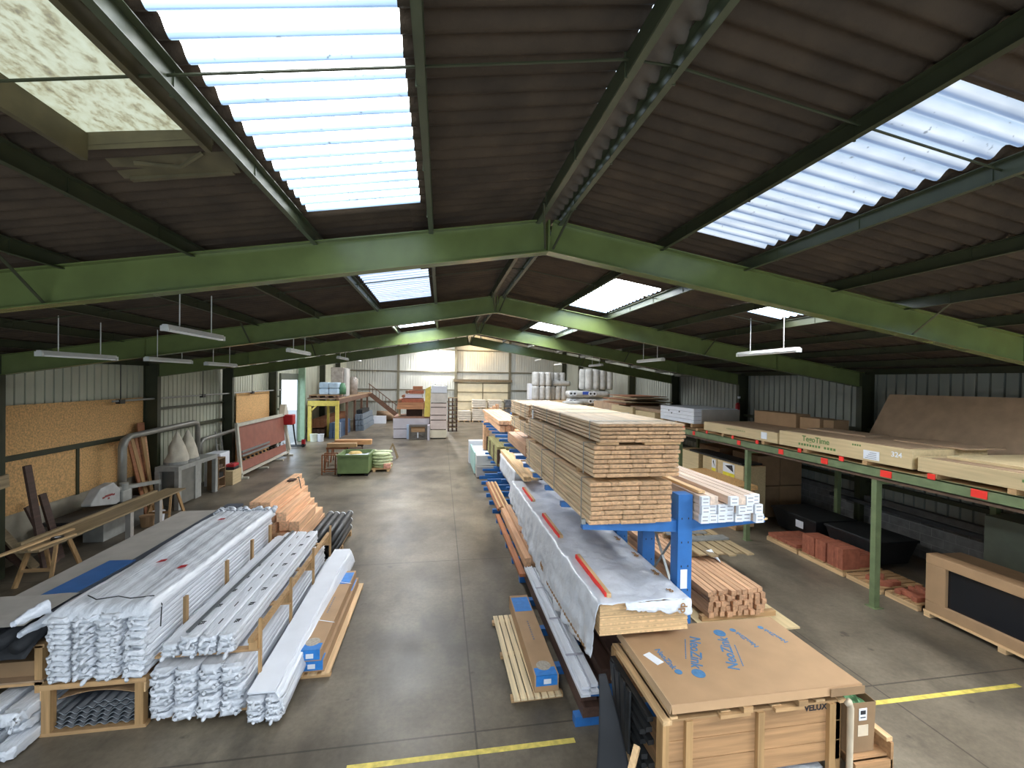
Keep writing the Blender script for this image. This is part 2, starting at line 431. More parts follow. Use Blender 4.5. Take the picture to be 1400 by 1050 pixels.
# the mossy flat roof hatch with its sheet-metal upstand
def hatch_mat():
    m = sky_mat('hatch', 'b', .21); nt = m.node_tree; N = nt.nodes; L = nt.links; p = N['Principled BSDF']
    g = N.new('ShaderNodeNewGeometry'); mp = N.new('ShaderNodeMapping'); mp.inputs['Scale'].default_value = (2.2,1,1); mp.inputs['Rotation'].default_value = (0,0,.5); L.new(g.outputs['Position'], mp.inputs['Vector'])
    n = N.new('ShaderNodeTexNoise'); n.inputs['Scale'].default_value = 8; n.inputs['Detail'].default_value = 9; n.inputs['Roughness'].default_value = .72; L.new(mp.outputs[0], n.inputs['Vector'])
    r = N.new('ShaderNodeValToRGB'); e = r.color_ramp.elements
    while len(e) < 4: e.new(.5)
    for k, (po, c) in enumerate([(.30,(84,74,50)),(.42,(168,164,122)),(.52,(206,214,184)),(.70,(222,234,212))]): e[k].position = po; e[k].color = (*lin(c), 1)
    L.new(n.outputs['Fac'], r.inputs['Fac']); L.new(r.outputs['Color'], p.inputs['Emission Color']); return m
hx0, hx1, hy0, hy1 = HATCH
def hz(x, d=0): return roofz(x)+.06+d
S('window_30', MB().add([(hx0-.12,hy0,hz(hx0)),(hx1+.08,hy0,hz(hx1)),(hx1+.08,hy1+.12,hz(hx1)),(hx0-.12,hy1+.12,hz(hx0))], [(0,1,2,3)]), hatch_mat(), solid=.01)
b = MB()
hm = mat('hatch upstand', (88,80,56), .6, .25, 5)
for x in (hx0-.02, hx1+.02):
    b.add([(x-.02,hy0,hz(x)+.0),(x-.02,hy1,hz(x)),(x-.02,hy1,roofz(x)-.12),(x-.02,hy0,roofz(x)-.12),(x+.02,hy0,hz(x)),(x+.02,hy1,hz(x)),(x+.02,hy1,roofz(x)-.12),(x+.02,hy0,roofz(x)-.12)],
          [(0,1,2,3),(4,5,6,7),(2,3,7,6),(1,2,6,5)])
vs = [(hx0-.05,hy1,hz(hx0)),(hx1+.05,hy1,hz(hx1)),(hx1+.05,hy1+.42,roofz(hx1)-.06),(hx0-.05,hy1+.42,roofz(hx0)-.06),(hx0-.05,hy1,roofz(hx0)-.06),(hx1+.05,hy1,roofz(hx1)-.06)]
b.add(vs, [(0,1,2,3),(0,4,5,1)])
b.bar((hx0,hy1+.42,roofz(hx0)-.06),(hx1,hy1+.42,roofz(hx1)-.06),.04,.03)
b.tube([(hx0+.2,hy1+.12,roofz(hx0)-.06),(hx0+.45,hy1+.2,roofz(hx0)-.03),(hx1-.1,hy1+.16,roofz(hx1)-.05)], .016, 6)
S('trim_hatch_frame', b, hm)

# ---- far bay roof (higher), with its own roof lights
FS = [(-4.2,-2.2),(4.6,6.6)]
b = MB()
fy = [20.45,22.5,25,27.5,30,32.5,35,37.5,40,42.5,45.55]
fxs = [XL-.15,-4.2,-2.2,XC,4.6,6.6,XR+.15]
fwin = []
for i in range(len(fxs)-1):
    for j in range(len(fy)-1):
        x0, x1, y0, y1 = fxs[i], fxs[i+1], fy[j], fy[j+1]
        q = [(x0,y0,roofz(x0,9.3)),(x1,y0,roofz(x1,9.3)),(x1,y1,roofz(x1,9.3)),(x0,y1,roofz(x0,9.3))]
        if i in (1, 4) and j % 3 == 1: fwin.append(q)
        else: b.add(q, [(0,1,2,3)])
S('ceiling', b, rooft, normals=False)
for k, q in enumerate(fwin):
    S('window_%d' % (31+k), MB().add(q, [(0,1,2,3)]), emis('far roof light', (238,242,248), 8.), normals=False)

# ---- purlins (cold-rolled channels) and tie rods
pur = [(-9.05),(-7.9),(-6.6),(-5.3),(-4.0),(-2.75),(-1.47),(-.16),(1.15),(1.48),(2.86),(4.08),(5.45),(6.67),(8.0),(9.3),(10.6),(11.6)]
for k, x in enumerate(pur):
    z = roofz(x)-A-.004; s = 1 if x < XC else -1
    b = MB()
    b.box(x-.004, x+.004, YB, YM-.02, z-.14, z); b.box(min(x, x+s*.05), max(x, x+s*.05), YB, YM-.02, z-.146, z-.14)
    b.box(min(x, x+s*.05), max(x, x+s*.05), YB, YM-.02, z-.006, z)
    y = YB+.3
    while y < YM-.2:                         # hook bolts
        b.box(x-.012, x+.012, y-.006, y+.006, z-.15, z+.02); y += PER*6
    S('trim_%d' % (k+1), b, mat('purlin paint', (70,76,56), .4, .15, 4) if x in (-1.47,-.16,4.08,1.15,1.48) else steel_d)
b = MB()
for yb in (2.62, 7.85, 12.85, 17.85):
    for k in range(len(pur)-1):
        x0, x1 = pur[k], pur[k+1]
        b.tube([(x0,yb,roofz(x0)-.1),(x1,yb,roofz(x1)-.1)], .009, 6)
S('trim_tie_rods', b, steel_d)
# wall girts and end-wall posts
b = MB()
for z in (2.36,): b.box(XL+.06, XL+.16, YB, DY0-.5, z-.06, z+.06)
b.box(XL+.06, XL+.14, 15.6, DY0-.5, 3.05, 3.13)
for y in (12.77,): b.box(XL+.06, XL+.13, y-.04, y+.04, 1.12, 2.36)
S('trim_19', b, steel_d)
b = MB()
for z in (1.5, 2.95): b.box(XR-.16, XR-.045, YB, YE-.1, z-.05, z+.05)
S('trim_20', b, steel_d)
b = MB()
for x in (-4.24, 1.5, 7.17): b.box(x-.12, x+.12, YE-.26, YE-.06, 0, roofz(x, 9.2))
for z in (1.9, 3.1, 4.97, 7.2): b.box(XL+.1, 1.4, YE-.14, YE-.05, z-.05, z+.05); 
for z in (4.97, 7.2): b.box(1.5, XR-.1, YE-.14, YE-.05, z-.05, z+.05)
b.box(7.2, XR-.1, YE-.14, YE-.05, 3.05, 3.15); b.box(7.2, XR-.1, YE-.14, YE-.05, 1.85, 1.95)
S('trim_21', b, mat('end wall steelwork', (112,108,90), .6, .1, 5))
# sliding door in the end wall
d = tag(bpy.data.objects.new('door_1', None), kind='structure'); COL.objects.link(d); d.location = (4.33,YE-.2,0); d['_w'] = (4.33,YE-.2,0)
b = MB()
for k in range(22):
    x = 1.68+k*.25; b.box(x, min(x+.17, 7.05), YE-.13, YE-.1, .05, 3.85); b.box(x+.17, min(x+.25, 7.05), YE-.115, YE-.09, .05, 3.85)
b.obj('door_leaf', mat('cream door sheet', (226,216,186), .55, .08, 2), d)
b = MB()
for x in (1.68, 4.33, 7.02): b.box(x-.05, x+.05, YE-.2, YE-.13, .05, 3.88)
for z in (.1, 1.05, 1.95, 2.9, 3.84): b.box(1.65, 7.05, YE-.2, YE-.13, z-.045, z+.045)
b.obj('door_frame', mat('door frame steel', (140,130,104), .6, .1, 5), d)
B('door_track', mat('door track', (120,106,82), .6, .2, 5), 1.3, 7.4, YE-.36, YE-.14, 3.95, 4.22, d)

# ---- green steel portal frames
def ibar(b, p0, p1, depth, w=.17, tw=.010, tf=.013, side=(0,1,0)):
    """I-section between two points given on its lower edge, web in the x-z plane"""
    p0 = Vector(p0); p1 = Vector(p1); d = (p1-p0).normalized(); n = Vector((-d.z,0,d.x))
    if n.z < 0 and abs(n.z) > 1e-3: n = -n
    def quad(o0, o1, hw):
        vs = []
        for p in (p0, p1):
            for o in (o0, o1):
                for y in (-hw, hw): vs.append(p+n*o+Vector((0,y,0)))
        b.add(vs, [(0,1,3,2),(4,6,7,5),(0,4,5,1),(2,3,7,6),(0,2,6,4),(1,5,7,3)])
    quad(0, depth, tw/2); quad(0, tf, w/2); quad(depth-tf, depth, w/2)
FR = ['nearest the viewer, overhead', 'second along the hall', 'third along the hall', 'fourth along the hall, before the higher end bay']
for k, y in enumerate((5.35, 10.35, 15.35, 20.33)):
    t = T('portal_frame', 'green steel portal frame, '+['first along the hall, its wide beam overhead','second along the hall, above the first hanging lamps','third along the hall, thin beam under the roof ridge','fourth along the hall, dark beam where the low roof ends'][k], 'frame', (XC,y,0), 'green portal frames')
    for s, xe in ((-1, XL+.5), (1, XR-.43)):
        z1 = 5.80-.164*abs(xe-XC)
        bb = MB(); ibar(bb, (XC,y,5.80), (xe,y,z1), .40)
        bb.bar((xe-s*2.6,y-.02,5.80-.164*abs(xe-s*2.6-XC)), (xe-s*2.6,y+.02,5.80-.164*abs(xe-s*2.6-XC)+.39), .006, .15, up=(0,1,0))
        bb.obj('rafter', steel, t)
        bb = MB(); xo = xe-s*.0
        for (u0, u1, hw) in ((0,.40,.005), (0,.014,.085), (.386,.40,.085)):
            bb.box(min(xe+s*u0, xe+s*u1), max(xe+s*u0, xe+s*u1), y-hw, y+hw, 0, z1+.42)
        bb.obj('column', steel_d, t)
    bb = MB(); bb.box(XC-.012, XC+.012, y-.085, y+.085, 5.80, 6.19); bb.obj('ridge_plate', steel, t)
    for s in (-1, 1):
        MB().tube([(XC+s*.18,y-.55,6.2),(XC+s*.05,y-.09,5.83)], .014, 6).obj('ridge_stay', steel_d, t)
        MB().bar((XC+s*5.4,y-.55,roofz(XC+s*5.4)-.16),(XC+s*5.4,y-.06,5.82-.164*5.4),.035,.006).obj('knee_brace', steel_d, t)
for k, y in enumerate((25.35, 30.35, 35.35, 40.35)):
    for s, xe, w in ((-1, XL+.5, 'door wall'), (1, XR-.43, 'insulation store wall')):
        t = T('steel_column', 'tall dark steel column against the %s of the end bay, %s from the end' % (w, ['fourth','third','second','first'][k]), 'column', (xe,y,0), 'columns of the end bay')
        pale_green = (k == 1 and s == -1)  # this one column is pale green, the others dark
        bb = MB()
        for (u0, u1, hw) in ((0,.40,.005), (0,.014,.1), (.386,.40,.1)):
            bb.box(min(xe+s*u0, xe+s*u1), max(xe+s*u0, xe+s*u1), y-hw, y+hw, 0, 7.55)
        bb.obj('shaft', mat('pale green column', (150,176,146), .5, .1, 4) if pale_green else steel_d, t)
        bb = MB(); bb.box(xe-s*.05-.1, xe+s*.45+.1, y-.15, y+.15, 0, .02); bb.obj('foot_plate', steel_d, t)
        if pale_green: t['label'] = 'pale green steel column beside the open roller doorway'
# ================================================================ lamps
tubem = mat('fluorescent tube off', (236,238,236), .3, .02, 5)
def fluo(x, y0, y1, z, label, hang=True, ztop=None):
    ym = (y0+y1)/2
    t = T('fluorescent_light', label, 'lamp', (x,ym,z), 'hanging fluorescent lights')
    MB().prism([(x-.055,z+.03),(x+.055,z+.03),(x+.03,z+.09),(x-.03,z+.09)], y0, y1, 'y').obj('housing', lampw, t)
    for s in (-1, 1): MB().tube([(x+s*.03,y0+.04,z+.014),(x+s*.03,y1-.04,z+.014)], .014, 8).obj('tube', tubem, t)
    for y in (y0, y1): MB().box(x-.05, x+.05, y-.012, y+.02, z-.002, z+.07).obj('end_cap', lampw, t)
    if hang:
        for f in (.22, .78):
            y = y0+(y1-y0)*f; zt = ztop or roofz(x)-.05
            MB().tube([(x,y,z+.09),(x,y,zt)], .008, 5).obj('hanger', lampw, t)
    return t
fluo(-3.68,6.56,8.11,4.80,'white fluorescent light hanging over the big film-wrapped stack')
fluo(6.15,6.70,8.25,4.76,'white fluorescent light hanging in the aisle before the green rack')
fluo(-3.41,10.56,12.11,4.77,'white fluorescent light hanging above the orange larch beams')
fluo(-3.5,15.78,17.33,4.86,'white fluorescent light hanging before the goods on the mezzanine')
fluo(6.12,11.34,12.89,4.80,'white fluorescent light hanging behind the tall board stack')
fluo(6.68,17.48,19.03,4.86,'small far white fluorescent light over the loose plywood sheets')
fluo(7.4,26.4,27.95,5.2,'tiny far white fluorescent light beside the grey insulation rolls', ztop=8.1)
fluo(-4.2,22.6,24.1,5.05,'tiny far white fluorescent light near the wrapped mezzanine goods', ztop=8.2)
fluo(-5.97,7.62,9.17,4.46,'long white fluorescent light under the roof near the first wall bay')
fluo(-5.82,9.8,11.35,4.48,'white fluorescent light hanging in front of the planked wall')
fluo(-5.7,11.8,13.35,4.46,'white fluorescent light hanging before the pale cladding bay')
fluo(4.9,20.9,22.4,5.2,'white fluorescent light just beyond the last low portal frame', ztop=8.6)
for (x, y, z, nm, e, c) in ((-.25,44.6,6.9,'glaring white high bay lamp on the end wall', 110, (255,252,246)), (3.9,43.6,8.05,'warm high bay lamp up under the end gable', 60, (255,214,150))):
    t = T('high_bay_lamp', nm, 'lamp', (x,y,z))
    MB().tube([(x,y,z+.42),(x,y,z+.28),(x,y,z+.05)], [.07,.11,.24], 18, cap=False).obj('shade', lampw, t)
    MB().tube([(x,y,z+.42),(x,y,z+.6)], .08, 12).obj('ballast_box', lampw, t)
    b = MB(); b.tube([(x,y,z+.30),(x,y,z+.1),(x,y,z+.02)], [.05,.11,.04], 14); b.obj('bulb', emis('lamp bulb %d' % e, c, 700 if e > 100 else 60), t)
    MB().tube([(x,y,z+.6),(x,y,roofz(x,9.2))], .012, 6).obj('hanger', lampw, t)
    ld = bpy.data.lights.new('lamp glow', 'POINT'); ld.energy = e; ld.color = lin(c); ld.shadow_soft_size = .2
    lo = bpy.data.objects.new('lamp glow', ld); COL.objects.link(lo); lo.location = (x, y, z-.28)

# ================================================================ the wall side with the workshop machines
xw = XL+.17
B_ = tag(B('osb_sheet', osb, XL+.075, XL+.10, 10.85, 15.42, 2.42, 3.5), 'long osb panel along the top row of the wall lining', 'panel')
tag(B('osb_sheet', osb, XL+.075, XL+.10, 10.85, 12.74, 1.13, 2.30), 'lower osb panel beside the leaning dark offcuts', 'panel')
tag(B('osb_sheet', osb, XL+.075, XL+.10, 12.80, 15.42, 1.13, 2.30), 'lower osb panel behind the grey duct and saw', 'panel')
tag(B('osb_sheet', osb, XL+.18, XL+.21, 21.3, 25.1, 0, 3.48), 'single osb panel standing above the red panel saw', 'panel')
# conduit with drops
b = MB(); b.tube([(-8.9,13.6,3.46),(-8.9,26.6,3.47)], .03, 8)
t = T('conduit', 'thin grey conduit running along the cladding above the workshop', 'pipe', (-8.9,20,3.4)); b.obj('tube', machine, t)
for y in (13.9, 18.2, 22.6):
    MB().tube([(-8.9,y,3.47),(-8.9,y,4.5)], .012, 6).obj('drop_cable', darkm, t)
    MB().box(-8.96,-8.84,y-.1,y+.1,3.38,3.5).obj('socket_box', darkm, t)
# dust ducts
ductm = mat('galvanised duct', (150,148,140), .4, .1, 5, metal=.3)
tag(MB().tube([(-8.6,13.5,.79),(-8.6,13.52,2.2),(-8.6,13.6,2.38),(-8.6,13.8,2.47),(-8.6,17.0,2.55),(-8.6,17.2,2.5),(-8.6,17.27,2.36),(-8.6,17.27,1.37)], [.10]*3+[.085]*5, 12).obj('dust_duct', ductm, smooth=True),
    'grey dust duct rising from the saw and bridging to the sack table', 'duct')
tag(MB().tube([(-8.65,17.6,1.3),(-8.65,17.55,1.72),(-8.65,17.7,1.85),(-8.65,20.3,1.9)], .075, 12).obj('dust_duct', ductm, smooth=True),
    'short grey dust duct between the sack table and the panel saw', 'duct')
# long trestle bench
t = T('trestle_bench', 'long rough plank bench on trestles before the osb wall', 'bench', (-7.75,12.2,0))
b = MB(); b.box(-8.12,-7.58,9.7,14.6,.76,.80); b.obj('bench_top', greyw, t)
for x in (-8.14,-7.6): pass
B('edge_board', greyw, -8.2,-8.12,10.0,14.2,.765,.85, t)
for y in (10.4, 14.2):
    for s in (-1, 1):
        MB().bar((-7.85+s*.22,y-.25,.755),(-7.85+s*.3,y-.5,0),.05,.07).obj('leg', pinez, t); MB().bar((-7.85+s*.22,y+.05,.755),(-7.85+s*.3,y+.3,0),.05,.07).obj('leg', pinez, t)
    MB().bar((-8.1,y-.4,.3),(-7.6,y-.4,.3),.04,.06).obj('stretcher', pinex, t)
for y in (12.35,13.5): B('leg', greyp, -7.75,-7.63,y-.06,y+.06,0,.76, t)
for (x, y, l, w, lab) in ((-8.0,10.15,1.5,.09,'loose batten lying along the bench end'),(-7.7,10.1,.9,.06,'short loose offcut on the bench corner')):
    tag(MB().bar((x,y-l/2,.82),(x+.12,y+l/2,.82),w,.035).obj('batten', pine), lab, 'batten')
t = T('tape_roll', 'dark tape roll lying flat on the plank bench', 'tape', (-7.72,10.3,.80))
MB().ring((-7.72,10.3,.825),'z',.05,.1,20,.05).obj('tape', darkm, t)
MB().ring((-7.72,10.3,.825),'z',.042,.052,20,.05).obj('core', label_w, t)
# radial saw with its guard
t = T('bench_saw', 'grey radial saw with angular guard behind the bench', 'saw', (-8.5,13.1,0))
b = MB(); b.prism([(12.0,1.0),(12.0,1.05),(12.3,1.36),(12.75,1.42),(12.98,1.2),(12.98,.86),(12.85,.82)],-8.52,-8.3,'x'); b.obj('guard', mat('pale machine paint', (178,178,176), .5, .1, 6), t, bevel=.02)
MB().bar((-8.4,12.4,1.26),(-8.4,14.75,.98),.12,.1).obj('arm', machine, t)
B('motor', machine, -8.6,-8.25,12.99,13.36,.82,1.12, t, .03); MB().tube([(-8.36,13.2,1.12),(-8.36,13.2,1.3)],.1,14).obj('motor_cap', machine, t)
B('table', mat('saw table', (60,58,56), .7, .2, 6), -8.95,-8.26,11.5,13.9,.70,.78, t); B('base', machine, -8.75,-8.3,12.4,13.9,0,.70, t)
bb = MB(); q = mat('red badge', (140,58,56), .6)
for (y0, y1, z0, z1) in ((12.36,12.44,1.085,1.13),(12.44,12.70,1.10,1.15),(12.70,12.78,1.085,1.13),(12.54,12.60,1.03,1.075)): bb.box(-8.301,-8.297,y0,y1,z0,z1)
bb.obj('badge', q, t)
for k, (y, x, zt, lean, w, m, lab) in enumerate(((14.05,-8.75,2.5,.45,.12,brownw,'reddish plank leaning first beside the duct'),(14.2,-8.7,2.35,.5,.14,pinez,'pale wide plank leaning second beside the duct'),(14.45,-8.75,2.4,.35,.1,brownw,'thin brown plank leaning third beside the duct'),
        (14.75,-8.72,2.35,.28,.14,pinez,'pale plank leaning fourth against the osb panel'),(15.02,-8.8,2.3,.12,.15,orange,'orange plank leaning last before the dark column'),(14.9,-8.82,2.75,.05,.3,brownw,'tall brown board standing against the osb panel'))):
    tag(MB().bar((x+.18-.04*k,y+lean,.0),(x-.08-.02*k,y,zt),w,.03,up=(1,0,0)).obj('leaning_plank', m), lab, 'plank')
for k, (y, h, lean, m, lab) in enumerate(((10.75,2.25,.05,darkw,'dark wide board propped by the steel column'),(10.95,1.35,.35,darkw,'dark narrow offcut leaning near the bench end'),(11.35,1.5,.1,darkw,'short reddish brown post leaning beside the plinth'),(10.6,.95,.5,greyw,'grey split log leaning low at the column foot'),(10.45,.9,.7,darkw,'dark rough slab leaning lowest at the column foot'))):
    tag(MB().bar((-8.3-.09*k,y+lean*.6,0),(-8.62-.09*k,y-lean*.2,h),.16,.05,up=(1,0,0)).obj('offcut', m), lab, 'offcut')
tag(MB().bar((-8.5,9.5,1.98),(-8.5,10.2,2.06),.03,.26).obj('sign_board', greyw), 'grey board fixed crosswise on the steel column', 'board')
# buckets and paper rolls below the bench
def bucket(x, y, r, h, m, lab):
    t = T('bucket', lab, 'bucket', (x,y,0)); b = MB(); b.tube([(x,y,0),(x,y,.01),(x,y,h)], [r*.82,r*.84,r], 20, cap=True); b.obj('pail', m, t, smooth=False)
    MB().ring((x,y,h-.01),'z',r*.98,r*1.06,20,.025).obj('rim', m, t)
bucket(-7.95,13.95,.15,.3,whitepan,'white plastic bucket under the far part of the bench'); bucket(-8.0,13.55,.17,.3,card,'brown paper drum under the bench beside the bucket')
# sack table
t = T('dust_extractor', 'grey extractor table carrying two dust sacks', 'machine', (-8.4,16.5,0))
B('table_top', machine, -8.66,-8.0,15.0,17.4,1.22,1.36, t)
for (x, y) in ((-8.6,15.05),(-8.05,15.05),(-8.6,17.3),(-8.05,17.3)): B('leg', machine, x-.06,x+.06,y-.06,y+.1,0,1.22, t)
B('cabinet', mat('grey cabinet', (120,118,110), .6, .1, 5), -8.6,-8.06,15.2,16.0,.12,1.22, t); B('side_panel', machine, -8.1,-8.02,16.0,16.35,.1,1.22, t)
MB().tube([(-8.4,15.6,1.36),(-8.4,15.6,1.44)], .32, 20).obj('sack_flange', machine, t); MB().tube([(-8.4,16.3,1.36),(-8.4,16.3,1.44)], .32, 20).obj('sack_flange', machine, t)
sackm = mat('dusty sack cloth', (206,198,180), .8, .08, 5, bump=.4, bscale=10)
for (y, lab) in ((15.65,'pointed cream dust sack at the bench side of the extractor'),(16.25,'pointed cream dust sack nearer the white cabinet')):
    def f(u, v, y=y):
        a = 2*math.pi*v; h = u; r = .36*(1-h)**.8*(1+.3*nz(math.cos(a)*1.4, math.sin(a)*1.4, h*3+y))+.012+.05*math.sin(math.pi*h)*(1-h)
        return (-8.4+r*math.cos(a)*.8, y+r*math.sin(a)+.12*h*(1-h), 1.44+h*.95)
    b = MB(); b.grid(f, 16, 26); tag(b.obj('dust_sack', sackm, smooth=True), lab, 'sack')
t = T('storage_cabinet', 'white low cabinet beside the dust ducts', 'cabinet', (-8.5,18.6,0)); B('body', whitepan, -8.8,-8.28,18.15,18.95,0,1.24, t); B('door', label_w, -8.28,-8.262,18.18,18.92,.05,1.2, t); MB().tube([(-8.26,18.85,.7),(-8.245,18.85,.7)],.02,8).obj('knob', darkm, t)
t = T('open_shelf', 'narrow open shelf unit with tools before the cabinet', 'shelf', (-8.2,17.7,0))
B('side', cardd, -8.4,-8.02,17.52,17.55,0,1.15, t); B('side', cardd, -8.4,-8.02,18.02,18.05,0,1.15, t)
for z in (.05,.4,.75,1.12): B('shelf_board', cardd, -8.4,-8.02,17.55,18.02,z,z+.025, t)
tag(B('tool_case', darkm, -8.35,-8.05,17.6,17.95,.425,.6), 'dark tool case on the second board of the open shelf', 'case')
tag(B('tool_case', rust, -8.35,-8.05,17.6,17.9,.775,.9), 'rusty tool case on the third board of the open shelf', 'case')
tag(B('carton', cream, -8.25,-7.85,18.25,18.98,0,.55, bevel=.01), 'cream carton on the floor before the panel saw', 'box')
t = T('tool_box', 'small red and black tool box on the cream carton', 'tool box', (-8.05,18.7,.55)); B('body', darkm, -8.2,-7.9,18.45,18.9,.55,.66, t, .02); B('lid', red, -8.2,-7.9,18.45,18.9,.66,.78, t, .03); MB().bar((-8.05,18.55,.79),(-8.05,18.8,.79),.03,.03).obj('handle', darkm, t)
t = T('ladder', 'grey step ladder leaning by the panel saw', 'ladder', (-8.6,18.9,0))
for s in (0, .4): MB().bar((-8.5,18.75+s,.0),(-8.8,18.95+s,2.0),.04,.06).obj('rail', machine, t)
for k in range(6): MB().bar((-8.52-.05*k,18.8+.03*k,.25+.3*k),(-8.52-.05*k,19.2+.03*k,.25+.3*k),.03,.03).obj('rung', machine, t)
# vertical panel saw
t = T('panel_saw', 'tall vertical panel saw with reddish board and cream frame', 'saw', (-8.3,22,0))
fm = mat('saw frame cream', (200,196,180), .5, .08, 5); pm = mat('reddish panel', (150,92,76), .5, .12, 3)
def sx_(z): return -8.0-.09*z
for z, h in ((2.2,.13),): MB().bar((sx_(z),19.3,z),(sx_(z),24.7,z),.12,h).obj('top_beam', fm, t)
MB().bar((sx_(.2),19.3,.2),(sx_(.2),25.0,.2),.16,.06).obj('bottom_ledge', fm, t)
for y in (19.35, 24.9): MB().bar((sx_(0),y,0),(sx_(2.3),y,2.3),.1,.14,up=(0,1,0)).obj('upright', fm, t)
b = MB(); b.add([(sx_(1.0)-.03,19.5,.85),(sx_(1.0)-.03,24.7,.85),(sx_(2.1)-.03,24.7,2.12),(sx_(2.1)-.03,19.5,2.12)],[(0,1,2,3)]); b.obj('backing_board', pm, t, solid=.03)
b = MB(); b.add([(sx_(.25)-.03,19.5,.28),(sx_(.25)-.03,24.7,.28),(sx_(.7)-.03,24.7,.66),(sx_(.7)-.03,19.5,.66)],[(0,1,2,3)]); b.obj('backing_board', pm, t, solid=.03)
for z in (.92, 1.08): MB().bar((sx_(z)+.05,19.5,z),(sx_(z)+.05,22.4,z),.05,.08).obj('support_rail', galv, t)
for k in range(12): MB().tube([(sx_(.75)-.02,19.7+k*.42,.75),(sx_(.75)+.06,19.7+k*.42,.75)],.05,10).obj('roller', darkm if k < 9 else label_w, t)
for y in (19.4,21.5,23.4,24.9): B('foot', fm, -8.4,-7.75,y-.05,y+.05,0,.07, t)
MB().bar((-7.95,24.95,.3),(-8.32,24.95,2.35),.12,.2,up=(0,1,0)).obj('saw_mast', fm, t)
B('saw_head', red, -8.3,-7.75,24.75,25.25,1.65,2.2, t, .05); MB().prism([(24.5,2.2),(25.2,2.2),(24.95,2.75),(24.7,2.75)],-8.35,-8.1,'x').obj('saw_hood', fm, t)
MB().tube([(-7.9,25.3,1.7),(-7.85,25.4,1.0),(-7.8,25.5,.5)],.04,8).obj('hose', darkm, t)
# roller door jambs and the yard outside
b = MB(); b.box(XL-.1,XL+.1,DY0-.08,DY0,0,DZ); b.box(XL-.1,XL+.1,DY1,DY1+.08,0,DZ); b.box(XL-.1,XL+.1,DY0-.08,DY1+.08,DZ,DZ+.4)
S('door_2', b, mat('door jamb', (92,98,84), .6, .1, 5))
tag(MB().box(XL-30,XL-.1,18,60,-.25,-.02).obj('yard_ground', mat('pale yard concrete', (120,120,118), .8, .1, 2)), kind='structure')
tag(MB().box(XL-24,XL-23.6,20,70,-.02,7).obj('yard_backdrop_wall', mat('pale yard wall', (130,128,124), .8, .06, 2)), kind='structure')
for k in range(5):
    z = k*.50
    lab = 'bundle of reddish timber in the yard, %s of the pile outside' % LEV[k]
    t = T('timber_bundle', lab, 'timber', (XL-9,41,z), 'timber piled in the yard')
    for j in range(2): MB().bar((XL-13,41-.5+j,z+.04),(XL-5,41-.5+j,z+.04),.1,.08).obj('bearer', pinex, t)
    B('boards', mat('yard timber', (96,62,52), .8, .3, 2, st=(.3,6,10)), XL-12.5,XL-5.5,39.9+.06*(k%2),42.0,z+.08,z+.5, t)
tag(MB().tube([(XL-1.3,30.2,0),(XL-1.3,30.2,3.0)],.06,10).obj('drain_pipe', lampw), 'white pipe standing outside the roller doorway', 'pipe')
t = T('pallet_truck', 'dark hand pallet truck parked in the doorway', 'pallet truck', (-8.9,27.9,0))
for s in (-.2,.2): MB().box(-9.2,-8.1,27.9+s-.07,27.9+s+.07,.06,.12).obj('fork', darkm, t)
MB().tube([(-8.1,27.9,.1),(-7.95,27.9,1.1)],.02,8).obj('handle_bar', darkm, t); MB().tube([(-7.95,27.75,1.15),(-7.95,28.05,1.15)],.02,8).obj('grip', darkm, t)
MB().tube([(-8.1,27.78,.1),(-8.1,28.02,.1)],.1,12).obj('wheel', darkm, t); B('pump', red, -8.2,-8.02,27.82,27.98,.12,.45, t)
